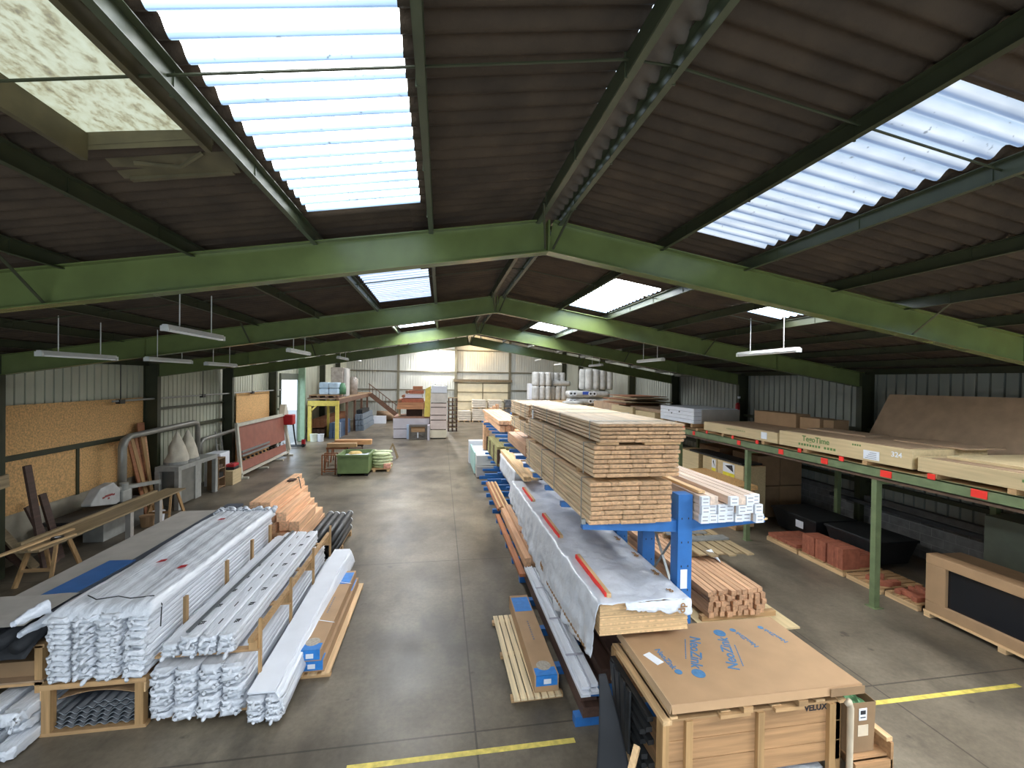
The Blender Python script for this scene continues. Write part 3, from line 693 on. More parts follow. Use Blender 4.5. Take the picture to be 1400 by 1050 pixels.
# ================================================================ film-wrapped boards
def wrapped_mesh(w, h, L, seed, tuft=.05):
    """a long board bundle in crumpled plastic film: cross-section loops along y, crumpled at both ends"""
    rnd = random.Random(seed)
    ys = [-tuft, -tuft*.5, 0, .018, .036, .055, .075, .10, .13, .17, .22, .3]
    y = .55
    while y < L-.5: ys.append(y); y += .3
    ys += [L-.3, L-.18, L-.10, L-.05, L, L+tuft*.6]
    n = 26; vs = []; fs = []; so = seed*13.7
    base = []
    for k in range(n):
        a = 2*math.pi*k/n; c, s = math.cos(a), math.sin(a)
        e = .28
        base.append((math.copysign(abs(c)**e, c), math.copysign(abs(s)**e, s)))
    for i, yv in enumerate(ys):
        dn = min(max(yv, 0), max(L-yv, 0)); end = math.exp(-dn/.06)
        sc_ = 1-.16*end
        if yv < 0 or yv > L: sc_ = .62 if i in (0, len(ys)-1) else .8
        for k, (cx, cz) in enumerate(base):
            q = mn.noise(Vector((cx*2.6+so, cz*2.6+yv*22, seed*3.1)))+.6*mn.noise(Vector((cx*6+so, cz*6+yv*40, seed*5.1)))
            q2 = mn.noise(Vector((cx*1.3+so+40, cz*1.3+yv*2.2, seed)))
            am = .004+.030*end
            x = cx*w/2*sc_+cx*am*q*1.3+q2*.004; z = h/2+cz*h/2*sc_+cz*am*q+q2*.003
            yy = yv+(.03*end*mn.noise(Vector((cx*3+so, cz*3, 7+seed))) if dn < .1 else 0)
            vs.append((x, yy, z))
    m = len(ys)
    for i in range(m-1):
        for k in range(n): fs.append((i*n+k, i*n+(k+1) % n, (i+1)*n+(k+1) % n, (i+1)*n+k))
    fs.append(tuple(range(n))); fs.append(tuple((m-1)*n+k for k in range(n)))
    # a twisted tail of film at the near end
    o = len(vs); tx = rnd.uniform(-.3, .3)*w
    tl = rnd.uniform(.02, .09) if seed % 3 == 0 else .012; dz = rnd.uniform(-.06, .0)
    for i, (r, yy) in enumerate(((.035,-tuft*.6),(.018,-tuft-.015),(.028,-tuft-tl*.6),(.016,-tuft-tl))):
        for k in range(7):
            a = 2*math.pi*k/7; rr = r*(1+.35*mn.noise(Vector((i*2.1+so, k*1.7, 3))))
            vs.append((tx+rr*math.cos(a), yy, h/2+dz*i/3+rr*math.sin(a)))
    for i in range(3):
        for k in range(7): fs.append((o+i*7+k, o+i*7+(k+1) % 7, o+(i+1)*7+(k+1) % 7, o+(i+1)*7+k))
    fs.append(tuple(o+21+k for k in range(7)))
    me = bpy.data.meshes.new('wrapped_board'); me.from_pydata(vs, [], fs)
    bm = bmesh.new(); bm.from_mesh(me); bmesh.ops.recalc_face_normals(bm, faces=bm.faces); bm.to_mesh(me); bm.free()
    me.materials.append(film)
    for p in me.polygons: p.use_smooth = True
    return me
def place(me, name, x, y, z, label, cat, group, rx=0., rz=0.):
    o = bpy.data.objects.new(name, me); COL.objects.link(o); o.location = (x, y, z); o.rotation_euler = (rx, 0, rz); o['_w'] = (x, y, z)
    return tag(o, label, cat, group)
W1 = [wrapped_mesh(.255, .066, 3.9, s) for s in range(1, 7)]
W2 = [wrapped_mesh(.27, .085, 3.8, s) for s in range(11, 16)]
# big stack: four columns of thin wrapped boards on the timber crate
colname = ['beside the black membrane rolls', 'second from the black membrane rolls', 'third from the black membrane rolls', 'beside the lower wrapped pile']
for c in range(4):
    nlev = 12
    for l in range(nlev):
        z = .625+l*.062+.01*nz(c*3.1, l*1.7)
        place(W1[(c*5+l*3) % 6], 'wrapped_board', -4.33+c*.258+.012*nz(l*2.3, c), 5.82+.05*nz(l*1.3, c*2.2, 5)+(.06 if c == 3 and l > 7 else 0), z,
              'white film-wrapped board in the tall stack column '+colname[c], 'board', 'film-wrapped boards of the tall stack, column '+colname[c])
# the film thrown over the tall stack
def draped(x0, x1, y0, y1, z0, ny=90, nx=48, seed=0, over=.12, fall=.5):
    def f(u, v):
        x = x0+(x1-x0)*u; y = y0+(y1-y0)*v
        z = z0+.030*mn.noise(Vector((x*5.5+.25*y, y*.55, seed)))+.012*mn.noise(Vector((x*17, y*1.3, seed+3)))+.012*mn.noise(Vector((x*4+y*4, y*2.5, seed+9)))
        e = 0
        if u < .08: e = (.08-u)/.08
        if u > .93: e = (u-.93)/.07
        if v < .04: e = max(e, (.04-v)/.04)
        z -= fall*e*e*.22
        if v < .04 or v > .97: z += .02*mn.noise(Vector((x*30, y*30, seed)))
        return (x, y, z)
    b = MB(); b.grid(f, nx, ny); return b
o = draped(-4.50, -3.38, 5.78, 9.80, 1.435, seed=2).obj('film_cover', film, smooth=True, solid=.004)
tag(o, 'glossy white film cover draped along the tall stack', 'film')
for k in range(9):
    def f(u, v, k=k):
        a = 2*math.pi*v; r = (.10+.06*nz(k*1.7, 2))*(1-.45*u)*(1+.7*mn.noise(Vector((math.cos(a)*1.6+k, math.sin(a)*1.6, u*5+k*9))))
        return (-4.42+k*.125+.05*nz(k*5.1, 3)+r*math.cos(a)+.2*u*nz(k*1.9, 5), 9.70+.05*nz(k*2.3, 1)+.10*u+r*.3*math.sin(a), 1.40+(.06+.05*nz(k*3.3, 7))*u+r*math.sin(a)*.6)
    MB().grid(f, 8, 16).obj('crumpled_end', filmc, o, smooth=True)
for (x, y, lab) in ((-3.62,6.9,'red tag on the film beside the lower pile'),(-4.02,7.15,'red tag on the film beside the blue sheet'),(-4.1,9.1,'red tag on the film at the far end of the tall stack')):
    tag(MB().add([(x-.05,y-.06,1.462),(x+.05,y-.02,1.466),(x+.035,y+.07,1.462),(x-.03,y+.03,1.468)],[(0,1,2,3)]).obj('paper_tag', red, solid=.003), lab, 'tag')
tag(MB().tube([(-4.28,6.15,1.46),(-4.1,6.02,1.462),(-3.9,6.08,1.46),(-3.72,6.0,1.462),(-3.5,6.06,1.45),(-3.385,6.02,1.36),(-3.375,5.98,1.1)],.007,6).obj('binding_strap', darkm), 'thin dark strap lying over the near end of the film cover', 'strap')
# two spare crumpled film tails on the membrane side
for k, (x, y, z) in enumerate(((-4.58,5.72,1.42),(-4.66,5.9,1.2))):
    def f(u, v, k=k):
        a = 2*math.pi*v; r = .075*(1-.5*u)*(1+.5*mn.noise(Vector((math.cos(a)*1.5, math.sin(a)*1.5, u*4+k*9))))
        return (x-.14*u+r*math.cos(a)*.8, y+.25*(1-u), z+r*math.sin(a)-.05*u*u)
    tag(MB().grid(f, 10, 18).obj('film_tail', filmc, smooth=True), ['crumpled white film tail above the membrane rolls','crumpled white film tail hanging by the shelf post'][k], 'film')
# the timber crate underneath, with corrugated black sheets inside
t = T('timber_crate', 'long open timber crate carrying the tall wrapped stack', 'crate', (-3.96,7.8,0))
for y in (5.82, 7.2, 8.6, 9.7):
    for x in (-4.46, -3.50): B('post', pinez, x-.04, x+.05, y-.03, y+.06, .04, .54, t)
    B('bearer', pinex, -4.52,-3.42,y-.03,y+.06,.54,.60, t)
    B('foot_board', pinex, -4.52,-3.42,y-.03,y+.06,0,.04, t)
B('side_rail', pine, -4.52,-4.49,5.8,9.8,.42,.54, t)
B('side_rail', pine, -3.46,-3.43,5.8,9.8,.42,.54, t)
corr = mat('black corrugated sheet', (44,48,54), .35, .2, 6)
edge_m = mat('cut sheet edge', (150,156,162), .4, .1, 9)
for k in range(6):
    z = .065+k*.052; xw0, xw1 = -4.40+.015*k, -3.56
    if k > 3: xw0 += .16*(k-3)
    nw = int((xw1-xw0)/.0115)
    zf = lambda u: z+.016*math.cos(u*(xw1-xw0)/.115*2*math.pi)
    o = MB().grid(lambda u, v: (xw0+(xw1-xw0)*u, 5.84+3.8*v, zf(u)), nw, 2).obj('corrugated_sheet', corr, solid=.005, smooth=True)
    tag(o, 'black corrugated sheet, %s in the timber crate' % LEV[k], 'sheet', 'corrugated sheets in the crate')
    MB().grid(lambda u, v: (xw0+(xw1-xw0)*u, 5.838, zf(u)-.003+.006*v), nw, 1).obj('cut_edge', edge_m, o, smooth=True, solid=.002)
tag(MB().grid(lambda u, v: (-4.4+.84*u, 5.88+3*v, .40+.07*math.sin(math.pi*u)-.03), 16, 2).obj('cardboard_sheet', card, solid=.006), 'bowed cardboard sheet over the black corrugated sheets', 'cardboard')
# lower pile next to it
for c in range(4):
    for l in range(7):
        place(W2[(c*3+l*2) % 5], 'wrapped_board', -3.25+c*.262+.015*nz(c, l*1.9, 3), 5.80+.06*nz(l*1.7, c*1.1, 8)-(.05 if l in (0,1) and c > 0 else 0), .10+l*.081,
              'white wrapped board under the printed boards, column %s' % ['against the timber crate','second from the crate','third from the crate','against the flat white panel'][c], 'board', 'film-wrapped boards of the low pile, column %d' % (c+1))
t = T('timber_cradle', 'pale timber cradle with upright posts between the wrapped piles', 'cradle', (-2.9,7.8,.0))
for y in (5.95, 7.1, 8.3, 9.5):
    B('bearer', pinex, -3.40,-2.22,y-.04,y+.05,.738,.766, t)
    B('ground_bearer', pinex, -3.40,-2.22,y-.04,y+.05,.0,.09, t)
    B('post', pinez, -2.24,-2.205,y-.018,y+.018,.0,1.13, t)
    B('block', pinez, -2.34,-2.24,y-.05,y+.05,.765,.88, t)
B('edge_rail', pinez, -2.33,-2.26,5.85,9.7,.88,.93, t)
for (y, h) in ((6.5,.30),(7.65,.33),(8.6,.30),(9.45,.26)): B('stake', pinez, -3.385,-3.345,y-.03,y+.03,.765,1.13+h*.3, t)
# printed boards on top of the cradle
pw = [wrapped_mesh(.20, .075, 3.75, s, .03) for s in range(21, 25)]
prt = [('beside the tall stack', -3.22), ('second from the tall stack', -3.01), ('third from the tall stack', -2.80), ('next to the edge rail', -2.59)]
for c, (nm, x) in enumerate(prt):
    for l in range(2 if c == 0 else 3):
        o = place(pw[(c+l) % 4], 'printed_board', x+.01*nz(c, l), 5.88+.04*nz(c*2, l*3), .768+l*.074, 'white wrapped board on the cradle, %s' % nm, 'board', 'printed boards on the cradle, row %s' % nm)
    zt = .768+(2 if c == 0 else 3)*.074+.006
    top = o
    b = MB(); y = 6.15
    rr = random.Random(c)
    while y < 9.3 and c > 0:                      # printed tick marks along the film
        if c in (1, 3):
            for q in range(3): b.box(x-.03+.02*q, x-.018+.02*q, y+.012*q, y+.05+.012*q, zt-.003, zt+.002)
            b.box(x-.035, x+.03, y+.075, y+.085, zt-.003, zt+.002)
        else: b.box(x-.004, x+.008, y, y+.12, zt-.003, zt+.002)
        y += .44
    if b.v:
        q = b.obj('print_marks', inkk, top)
tag(MB().bar((-3.07,5.98,.995+.012),(-2.98,9.62,.995+.012),.045,.022).obj('flat_bar', mat('dark grey bar', (92,96,98), .5, .1, 5)), 'long dark grey bar lying along the printed boards', 'bar')
# flat white panels, leaning up at the far end
Mt = Matrix.Translation((-2.04,5.58,.10)) @ Matrix.Rotation(R(2.6), 4, 'X') @ Matrix.Rotation(R(-1.2), 4, 'Z')
for c in range(2):
    for l in range(4):
        o = place(W2[(c+l*2) % 5], 'wrapped_board', -2.14+c*.2, 5.62, .07+l*.072, 'white wrapped board beneath the flat white panel, %s' % ['cradle side','carton side'][c], 'board', 'boards beneath the flat panel %d' % c, rx=R(2.4)); o.scale = (.78,1,.86)
tag(MB(Mt).box(-.19,.12,.02,4.0,.305,.33).obj('white_sheet', whitepan, bevel=.004), 'smooth flat white panel lying on top beside the cartons', 'panel')
tag(MB(Mt).grid(lambda u, v: (.12+.10*u, .02+3.98*v, .31-.26*u**1.5+.02*mn.noise(Vector((u*5, v*14, 2)))), 10, 60).obj('film_skirt', film, smooth=True, solid=.003), 'white film skirt hanging off the flat white panel', 'film')
# cartons on a low pallet
t = T('pallet', 'low pallet under the two long brown cartons', 'pallet', (-1.72,7.7,0))
for x in (-1.9,-1.72,-1.54): B('slat', pine, x-.06,x+.06,6.38,9.1,.05,.075, t)
for y in (6.45,7.7,9.0): B('bearer', pinex, -1.96,-1.48,y-.04,y+.04,0,.05, t)
def blue_carton(x0, x1, y0, y1, z0, z1, label, end=True):
    t = T('long_carton', label, 'box', ((x0+x1)/2,(y0+y1)/2,z0))
    B('body', card, x0,x1,y0,y1,z0,z1, t, .006)
    bl = mat('carton blue print', (44,124,200), .6, .12, 14)
    w = x1-x0
    MB().box(x0+.06*w,x1-.06*w,y1-.55,y1-.08,z1-.001,z1+.0015).obj('blue_print', bl, t)
    b = MB(); b.box(x0+.06*w,x1-.06*w,y0-.0015,y0+.16,z1-.001,z1+.0015); b.box(x0+.06*w,x1-.06*w,y0-.0015,y0+.001,z1-.14,z1+.0015); b.obj('blue_print', bl, t)
    MB().ring(((x0+x1)/2,y0+.20,z1+.002),'z',.0,.10,24,.002).obj('seal_print', mat('carton seal', (170,160,146), .7, .2, 30), t)
    B('address_label', label_w, (x0+x1)/2-.04,(x0+x1)/2+.06,y0-.003,y0,z1-.115,z1-.05, t)
    b = MB()
    for k in range(9): b.box((x0+x1)/2-.012,(x0+x1)/2+.012,(y0+y1)/2-.28+k*.06,(y0+y1)/2-.245+k*.06,z1-.001,z1+.0012)
    b.obj('grey_print', mat('carton grey print', (120,116,122), .7), t)
    return t
blue_carton(-1.93,-1.56,6.42,9.0,.078,.24,'long brown carton under another beside the film skirt')
t2 = blue_carton(-1.93,-1.60,6.4,8.95,.242,.40,'long brown carton with blue print beside the film skirt')
for y in (7.2,8.5): tag(MB().bar((-2.0,y,.43),(-1.58,y-.12,.406),.012,.004).obj('strap', label_w), 'thin white strap across the brown carton, %s' % ('near the middle' if y < 8 else 'by its far blue print'), 'strap')

# ---- flat goods and membranes beyond the tall stack
t = T('timber_shelf', 'low timber shelf carrying grey sheets beside the tall stack', 'shelf', (-5.2,8.5,0))
for y in (5.95,7.5,9.2,10.8):
    for x in (-4.62,-5.7): B('post', pinez, x-.04,x+.04,y-.04,y+.04,0,1.0, t)
    B('bearer', pinex, -5.78,-4.56,y-.04,y+.04,.98,1.02, t); B('bearer', pinex, -5.78,-4.56,y-.04,y+.04,.54,.58, t)
B('deck', ply, -5.75,-4.56,5.9,10.95,.58,.60, t)
tag(B('cardboard_sheet', cardd, -5.6,-4.72,6.0,10.0,.602,.78), 'folded brown cardboard packed on the lower shelf deck', 'cardboard')
for k in range(3): tag(B('grey_sheet', greyp, -5.78+.02*k,-4.60,6.75+.08*k,10.95-.03*k,1.02+.04*k,1.057+.04*k), 'large grey beige sheet, %s on the timber shelf' % ['lowest','second','topmost'][k], 'sheet', 'grey sheets on the timber shelf')
slate = mat('dark slate membrane', (74,80,92), .5, .08, 6)
tag(B('membrane_strip', slate, -4.92,-4.58,6.3,11.2,1.142,1.19), 'long dark slate strip lying between grey sheets and film', 'strip')
Mb = Matrix.Translation((-5.07,7.3,1.2)) @ Matrix.Rotation(R(-4), 4, 'Z')
tag(MB(Mb).box(-.19,.2,-.62,.62,.0,.012).obj('blue_sheet', mat('blue sheet', (54,104,166), .45, .08, 5)), 'short blue sheet lying on the dark slate strip', 'sheet')
tag(MB(Mb).box(-.15,.25,-.66,.6,-.012,-.001).obj('dark_sheet', slate), 'dark sheet showing beneath the short blue sheet', 'sheet')
for k, (x, z, r) in enumerate(((-4.72,1.08,.07),(-4.95,1.10,.085),(-5.2,1.09,.08),(-5.42,1.08,.07))):
    tag(MB().tube([(x,5.75+.05*k,z),(x,6.7,z+.01)], r, 14).obj('membrane_roll', black, smooth=True), 'black membrane roll end on the shelf, %s from the tall stack' % ORD[k], 'roll', 'membrane rolls on the shelf')
tag(MB().grid(lambda u, v: (-5.75+1.15*u, 5.72+1.1*v, 1.19+.03*mn.noise(Vector((u*5,v*3,1)))-.22*(1-v)**4), 20, 14).obj('membrane_sheet', black, smooth=True, solid=.006), 'black membrane sheet drooping over the shelf edge', 'sheet')
tag(MB().grid(lambda u, v: (-5.8+1.0*u, 5.95+.8*v, 1.235+.02*mn.noise(Vector((u*3,v*3,4)))+.0*v), 10, 8).obj('torn_paper', greyp, solid=.004), 'torn grey paper lying over the membrane sheet', 'paper')
for k, (x, z) in enumerate(((-4.60,.01),(-4.91,.01),(-4.63,.165),(-4.94,.165),(-4.61,.32),(-4.92,.32))):
    place(W2[k % 5], 'wrapped_board', x-.02, 5.5+.1*(k % 3), z, 'white wrapped board poking out low under the shelf', 'board', 'wrapped boards low under the shelf').scale = (.85,.9,1.5)

# ---- larch beams behind the piles
beams = [(-3.05,.46,8.9,12.0,0,0),(-3.28,.46,8.95,12.3,0,0),(-3.5,.46,8.9,12.5,0,0),(-3.72,.46,9.0,12.8,0,0),(-3.94,.46,9.0,12.9,0,0),
         (-3.05,.68,9.1,11.8,0,0),(-3.28,.68,9.0,12.2,0,0),(-3.5,.68,8.95,12.4,0,0),(-3.72,.68,9.0,12.7,0,0),(-3.94,.68,9.1,12.9,0,0),
         (-3.06,.90,9.0,11.2,0,0),(-3.28,.90,9.2,11.9,0,0),(-3.52,.90,9.1,12.4,0,0),(-3.74,.90,9.1,12.8,0,0),(-3.96,.90,9.1,12.9,0,0),
         (-3.30,1.12,9.3,11.6,0,0),(-3.55,1.12,9.2,12.3,0,0),(-3.80,1.12,9.0,12.9,0,0),(-3.62,1.34,9.5,12.2,0,0),(-3.85,1.34,9.2,12.8,0,0)]
for k, (x, z, y0, y1, a, c) in enumerate(beams):
    row = int(round((z-.46)/.22))
    tag(B('larch_timber', orange, x-.1,x+.1,max(y0,9.88+.05*(k%3)),y1,z,z+.205, bevel=.006), 'orange larch beam in the %s layer of the beam pile, %s from the membrane rolls' % (['bottom','second','third','fourth','top'][row], ORD[k % 5]), 'beam', 'larch beams')
for k, y in enumerate((9.95,10.8,11.9)):
    tag(B('bearer', pinex, -4.15,-2.98,y-.05,y+.05,0,.12), 'rough bearer under the larch beams, %s from the wrapped piles' % ORD[k], 'bearer'); 
tag(B('pallet_block', pinex, -4.05,-3.02,9.9,12.4,.12,.455), 'low timber packing under the larch beams', 'packing')
for k, (x, y, z) in enumerate(((-3.75,11.9,1.55),(-3.98,12.5,1.11))): tag(B('dark_offcut', darkw, x-.06,x+.1,y-.12,y+.12,z,z+.03), 'small dark offcut lying on the larch beams, %s' % ['upper one','lower one'][k], 'offcut')
tag(MB().tube([(-3.7,12.2,1.56),(-3.6,12.0,1.62),(-3.5,11.75,1.58),(-3.42,11.6,1.42)],.012,6).obj('strap_end', darkm), 'curled dark strap end on the larch beams', 'strap')
# membrane rolls
t = T('pallet', 'pallet under the black membrane rolls beside the larch beams', 'pallet', (-2.75,11.2,0))
for x in (-2.85,-2.63,-2.4): B('slat', pine, x-.08,x+.08,10.0,12.2,.12,.145, t)
for y in (10.1,11.1,12.1): B('bearer', pinex, -2.92,-2.3,y-.05,y+.05,0,.12, t)
for k in range(4):
    x = -2.86+k*.165
    for l in range(3):
        t = T('black_roll', 'black membrane roll with white end, %s from the beams, %s layer' % (ORD[k], ['bottom','middle','top'][l]), 'roll', (x,11.1,.15+l*.16), 'black membrane rolls')
        MB().tube([(x,10.05+.05*((k+l)%2),.228+l*.162),(x,12.1+.06*((k*2+l)%3),.228+l*.162)], .079, 16).obj('roll', darkm, t, smooth=True)
        MB().ring((x,12.12+.06*((k*2+l)%3),.228+l*.162),'y',.03,.082,18,.04).obj('white_end', film, t)
# ================================================================ blue cantilever rack
t = T('cantilever_rack', 'long blue double-sided cantilever rack holding timber and panels', 'rack', (3.05,11,0))
CY = [5.1+.95*k for k in range(15)]
armL = (.33, 1.19, 2.38)
def mkcol(y):
    b = MB(); x0, x1 = 2.95, 3.14
    b.box(x0,x1,y-.085,y+.085,0,2.80); o = b.obj('column', blue, t)
    b = MB()
    for z in [.4+.3*i for i in range(8)]:
        for xx in (x0+.05, x1-.05): b.box(xx-.007,xx+.007,y-.0865,y-.084,z-.012,z+.012)
    b.obj('slot_holes', darkm, o)
for y in CY[:15]: mkcol(y)
for y in CY[:15]:
    B('base_arm', blue, 1.66,2.95,y-.06,y+.06,0,.12, t, .006); B('base_arm', blue, 3.14,4.3,y-.06,y+.06,0,.12, t, .006)
    for z in armL:
        MB().prism([(2.95,z-.06),(2.95,z+.09),(1.72+.08*(z<2),z+.09),(1.72+.08*(z<2),z+.02)], y-.045, y+.045, 'y').obj('arm', blue, t, bevel=.004)
    MB().prism([(3.14,2.32),(3.14,2.47),(4.2,2.47),(4.2,2.40)], y-.045, y+.045, 'y').obj('arm', blue, t, bevel=.004)
for k in range(0, 13, 2):
    y0, y1 = CY[k], CY[k+1]
    for (a, c) in ((.4,1.35),(1.35,.4),(1.35,2.3),(2.3,1.35)): MB().bar((3.05,y0+.08,a),(3.05,y1-.08,c),.035,.01).obj('cross_brace', galv, t)
B('capacity_label', label_w, 2.99,3.08,5.010,5.014,1.62,1.86, t)
B('end_stop', galv, 1.70,1.75,5.04,5.09,2.47,2.53, t)
# strapped packs of cladding boards
def pack(label, x0, x1, y0, y1, z0, nrow, pitch, nper, seed, taper=0., group='strapped cladding packs'):
    r = random.Random(seed)
    t = T('board_pack', label, 'timber', ((x0+x1)/2,(y0+y1)/2,z0), group)
    for l in range(nrow):
        a0, a1 = x0+r.uniform(-.012,.012)-taper*l/nrow, x1+r.uniform(-.012,.012)+taper*l/nrow
        cuts = [a0+(a1-a0)*(k/nper) for k in range(nper+1)]
        for k in range(1, nper): cuts[k] += r.uniform(-.3,.3)*(a1-a0)/nper
        for k in range(nper):
            dy = r.uniform(-.015,.015); z = z0+l*pitch
            B('board', board, cuts[k]+.001, cuts[k+1]-.001, y0+dy, y1+dy, z+.002, z+pitch-.009, t, .010, end=boardend)
    zt = z0+nrow*pitch
    for y in [y0+.3, (y0+y1)/2-.35, (y0+y1)/2+.5, y1-.4]:
        b = MB(); b.box(x0-taper-.016,x0-taper-.012,y-.012,y+.012,z0,zt); b.box(x0-taper-.016,x1+taper+.016,y-.012,y+.012,zt-.003,zt+.001); b.box(x1+taper+.012,x1+taper+.016,y-.012,y+.012,z0,zt)
        b.obj('strap', galv, t)
    return t
pack('strapped cladding board pack resting on the front blue arm, lowest of three', 1.78,2.83,4.97,8.95,2.475,9,.0575,5,1,.0)
tag(B('bearer', pinex, 1.82,2.84,8.2,8.27,2.995,3.05), 'thin bearer between the lowest and middle board packs', 'bearer'); tag(B('bearer', pinex, 1.82,2.84,5.6,5.67,2.995,3.05), 'thin bearer under the middle board pack near its end', 'bearer')
pack('strapped cladding board pack in the middle of the tall front stack', 1.80,2.90,4.94,8.95,3.05,7,.0555,5,2,.01)
for (y, a, b_) in ((4.98,1.86,2.12),(4.98,2.45,2.92),(8.0,1.86,2.9)): tag(B('bearer', pinex, a,b_,y-.03,y+.05,3.44,3.468), 'thin bearer under the topmost board pack%s' % (', by the aisle corner' if a < 2 and y < 5 else ', by the column corner' if y < 5 else ', at its far part'), 'bearer')
pack('strapped cladding board pack topmost on the front stack', 1.87,2.96,4.92,8.98,3.47,5,.047,5,3,.012)
pack('strapped cladding pack behind the front stack, upper one', 1.86,2.9,9.15,11.5,3.36,6,.053,4,4,.0)
pack('strapped cladding pack behind the front stack, lower one', 1.86,2.9,9.15,11.5,3.0,5,.053,4,5,.0)
for y in (9.4,10.3,11.3): tag(B('bearer', pinex, 1.86,2.9,y-.04,y+.04,3.27,3.355), 'pale bearer between the two packs behind the front stack, %s' % ('first' if y<10 else 'second' if y<11 else 'third'), 'bearer')
for y in (9.4,11.3): tag(B('bearer', pinex, 2.3,2.9,y-.04,y+.04,2.475,2.99), 'upright packing under the packs behind the front stack, %s' % ('first' if y<10 else 'second'), 'bearer')
t = T('tally_label', 'small white paper label on the side of the front board stack', 'label', (1.855,8.6,3.5)); MB().box(1.836,1.84,8.55,8.66,3.42,3.60).obj('paper', label_w, t)
# white primed battens on the far-side arms
r = random.Random(5)
battm = woodm('primed batten', (212,190,172), 'y', rnd=.12)
for row in range(3):
    for c in range(7):
        if row == 2 and c in (2,): continue
        x = 3.22+c*.118; z = 2.475+row*.112; y0 = 4.86+r.uniform(-.04,.05)
        t = T('batten', 'white-ended batten bundle on the far rack arm, %s row, %s from the blue column' % (['bottom','middle','top'][row], ORD[c]), 'batten', (x,7,z), 'white-ended battens')
        B('shaft', battm, x-.052,x+.052,y0,y0+3.2,z,z+.106, t, .005)
        if not (row == 2 and c in (1,4)):
            q = B('end_wrap', label_w, x-.053,x+.053,y0-.003,y0+.05,z-.0005,z+.1065, t)
            b = MB()
            for i in range(2): b.box(x-.035,x+.035,y0-.005,y0-.002,z+.03+.045*i,z+.042+.045*i)
            b.obj('printed_lines', mat('grey print', (150,150,156), .7), q)
tag(MB().bar((3.25,5.0,2.83),(3.2,7.9,2.83),.09,.03).obj('batten', pine), 'thin pale batten lying loose on the white-ended battens', 'batten')
tag(MB().bar((3.1,5.62,2.90),(3.45,8.2,2.84),.06,.03).obj('batten', pine), 'pale batten poking out from the battens towards the board stack', 'batten')
tag(MB().bar((4.0,4.9,2.485),(4.36,5.25,2.38),.05,.02).obj('thin_strip', pine), 'thin white strip poking out beyond the battens', 'strip')

# plastic-wrapped plywood stack on the middle arms
plyt = T('plywood_stack', 'stack of plywood sheets under white film on the middle arms', 'plywood', (2.4,8,1.283))
for k in range(18): B('sheet', plyedge if k % 3 else pine, 1.83+.004*(k%2),2.925-.003*(k%3),4.73+.004*((k*7)%3),10.6,1.284+k*.0195,1.284+k*.0195+.019, plyt)
B('top_board', pine, 1.86,2.3,4.72,5.2,1.636,1.65, plyt)
def wrapf(u, v):
    # falls down the aisle side as a skirt, over the top, a little down the column side
    y = 4.69+6.1*v
    w = u*2.1
    big = mn.noise(Vector((u*5, v*10, 2.))); mid = mn.noise(Vector((u*13, v*26, 5.))); fine = mn.noise(Vector((u*40, v*80, 7.)))
    if w < .75:
        d = (.75-w)/.75
        fall = (.60+.25*math.sin(min(y-4.7,2.4)/2.4*1.57) if y < 7.1 else .85-.13*(y-7.1))
        fall += .05*mn.noise(Vector((v*22,3,1)))
        return (1.80-.09*d**.7+.035*d*mn.noise(Vector((v*30,w*2,4)))+.022*mid*d+.012*mid+.006*fine, y+.03*mid*d, 1.667-fall*d+.008*fine)
    if w < .75+1.13:
        x = 1.80+(w-.75)
        return (x, y, 1.668+.014*big+.018*mid*abs(mid)+.012*mid+.008*fine)
    d = w-1.88
    return (2.935+.006*mid, y, 1.662-d*(.5+.25*math.sin(v*9)))
cov = MB().grid(wrapf, 60, 200).obj('film_cover', mat('thin film cover', (214,218,226), .28, .10, 4, bump=.9, bscale=9, rnd=0), smooth=True, solid=.003)
tag(cov, 'crumpled white film cover with brown print over the plywood stack', 'film')
def frontfall(u, v):
    x = 2.12+.815*u
    edge = .07+.10*u+.03*mn.noise(Vector((u*7,1,2)))+.016*mn.noise(Vector((u*25,1,2)))
    return (x+.015*mn.noise(Vector((u*8,v*3,8))), 4.69-.03*math.sin(v*2.2)+.016*mn.noise(Vector((u*13,v*6,3))), 1.664-edge*v+.008*mn.noise(Vector((u*20,v*5,3))))
MB().grid(frontfall, 40, 10).obj('front_fall', MATS['thin film cover'], cov, smooth=True, solid=.003)
text('print_letters','dp', .12, inkbr, (2.80,4.645,1.585), (0,0,1), (-1,0,0), cov, .002)
text('print_letters','or', .10, inkbr, (2.76,4.86,1.692), (-.25,1,0), (-1,-.25,0), cov, .003)
for y in (5.35,5.95,6.6,7.3): text('print_letters','dpor', .09, inkbr, (2.82,y,1.692), (0,1,0), (-1,0,0), cov, .003)
text('print_letters','dpa', .15, inkbr, (1.695,7.05,1.12), (0,-1,-.1), (0,-.1,1), cov, .003)
b = MB()
for k in range(40):
    y = 4.85+k*.048; z0 = 1.075-.11*math.sin((y-4.7)/2.4*1.57)
    b.box(1.70,1.706,y,y+.014+.012*(k%3),z0+.012*(k%2),z0+.03+.012*(k%2))
b.obj('small_print', inkbr, cov)
for (y0, y1, x, lab) in ((4.82,6.0,1.95,'red-painted batten on the film near the stack front'),(6.75,7.95,1.92,'red-painted batten on the film past the middle'),(8.85,9.95,1.92,'red-painted batten at the far end of the film')):
    t = T('red_batten', lab, 'batten', (x,(y0+y1)/2,1.675), 'red-painted battens')
    B('wood', pine, x,x+.05,y0,y1,1.672,1.72, t); B('painted_face', redtag, x-.022,x-.001,y0+.02,y1-.02,1.672,1.724, t)
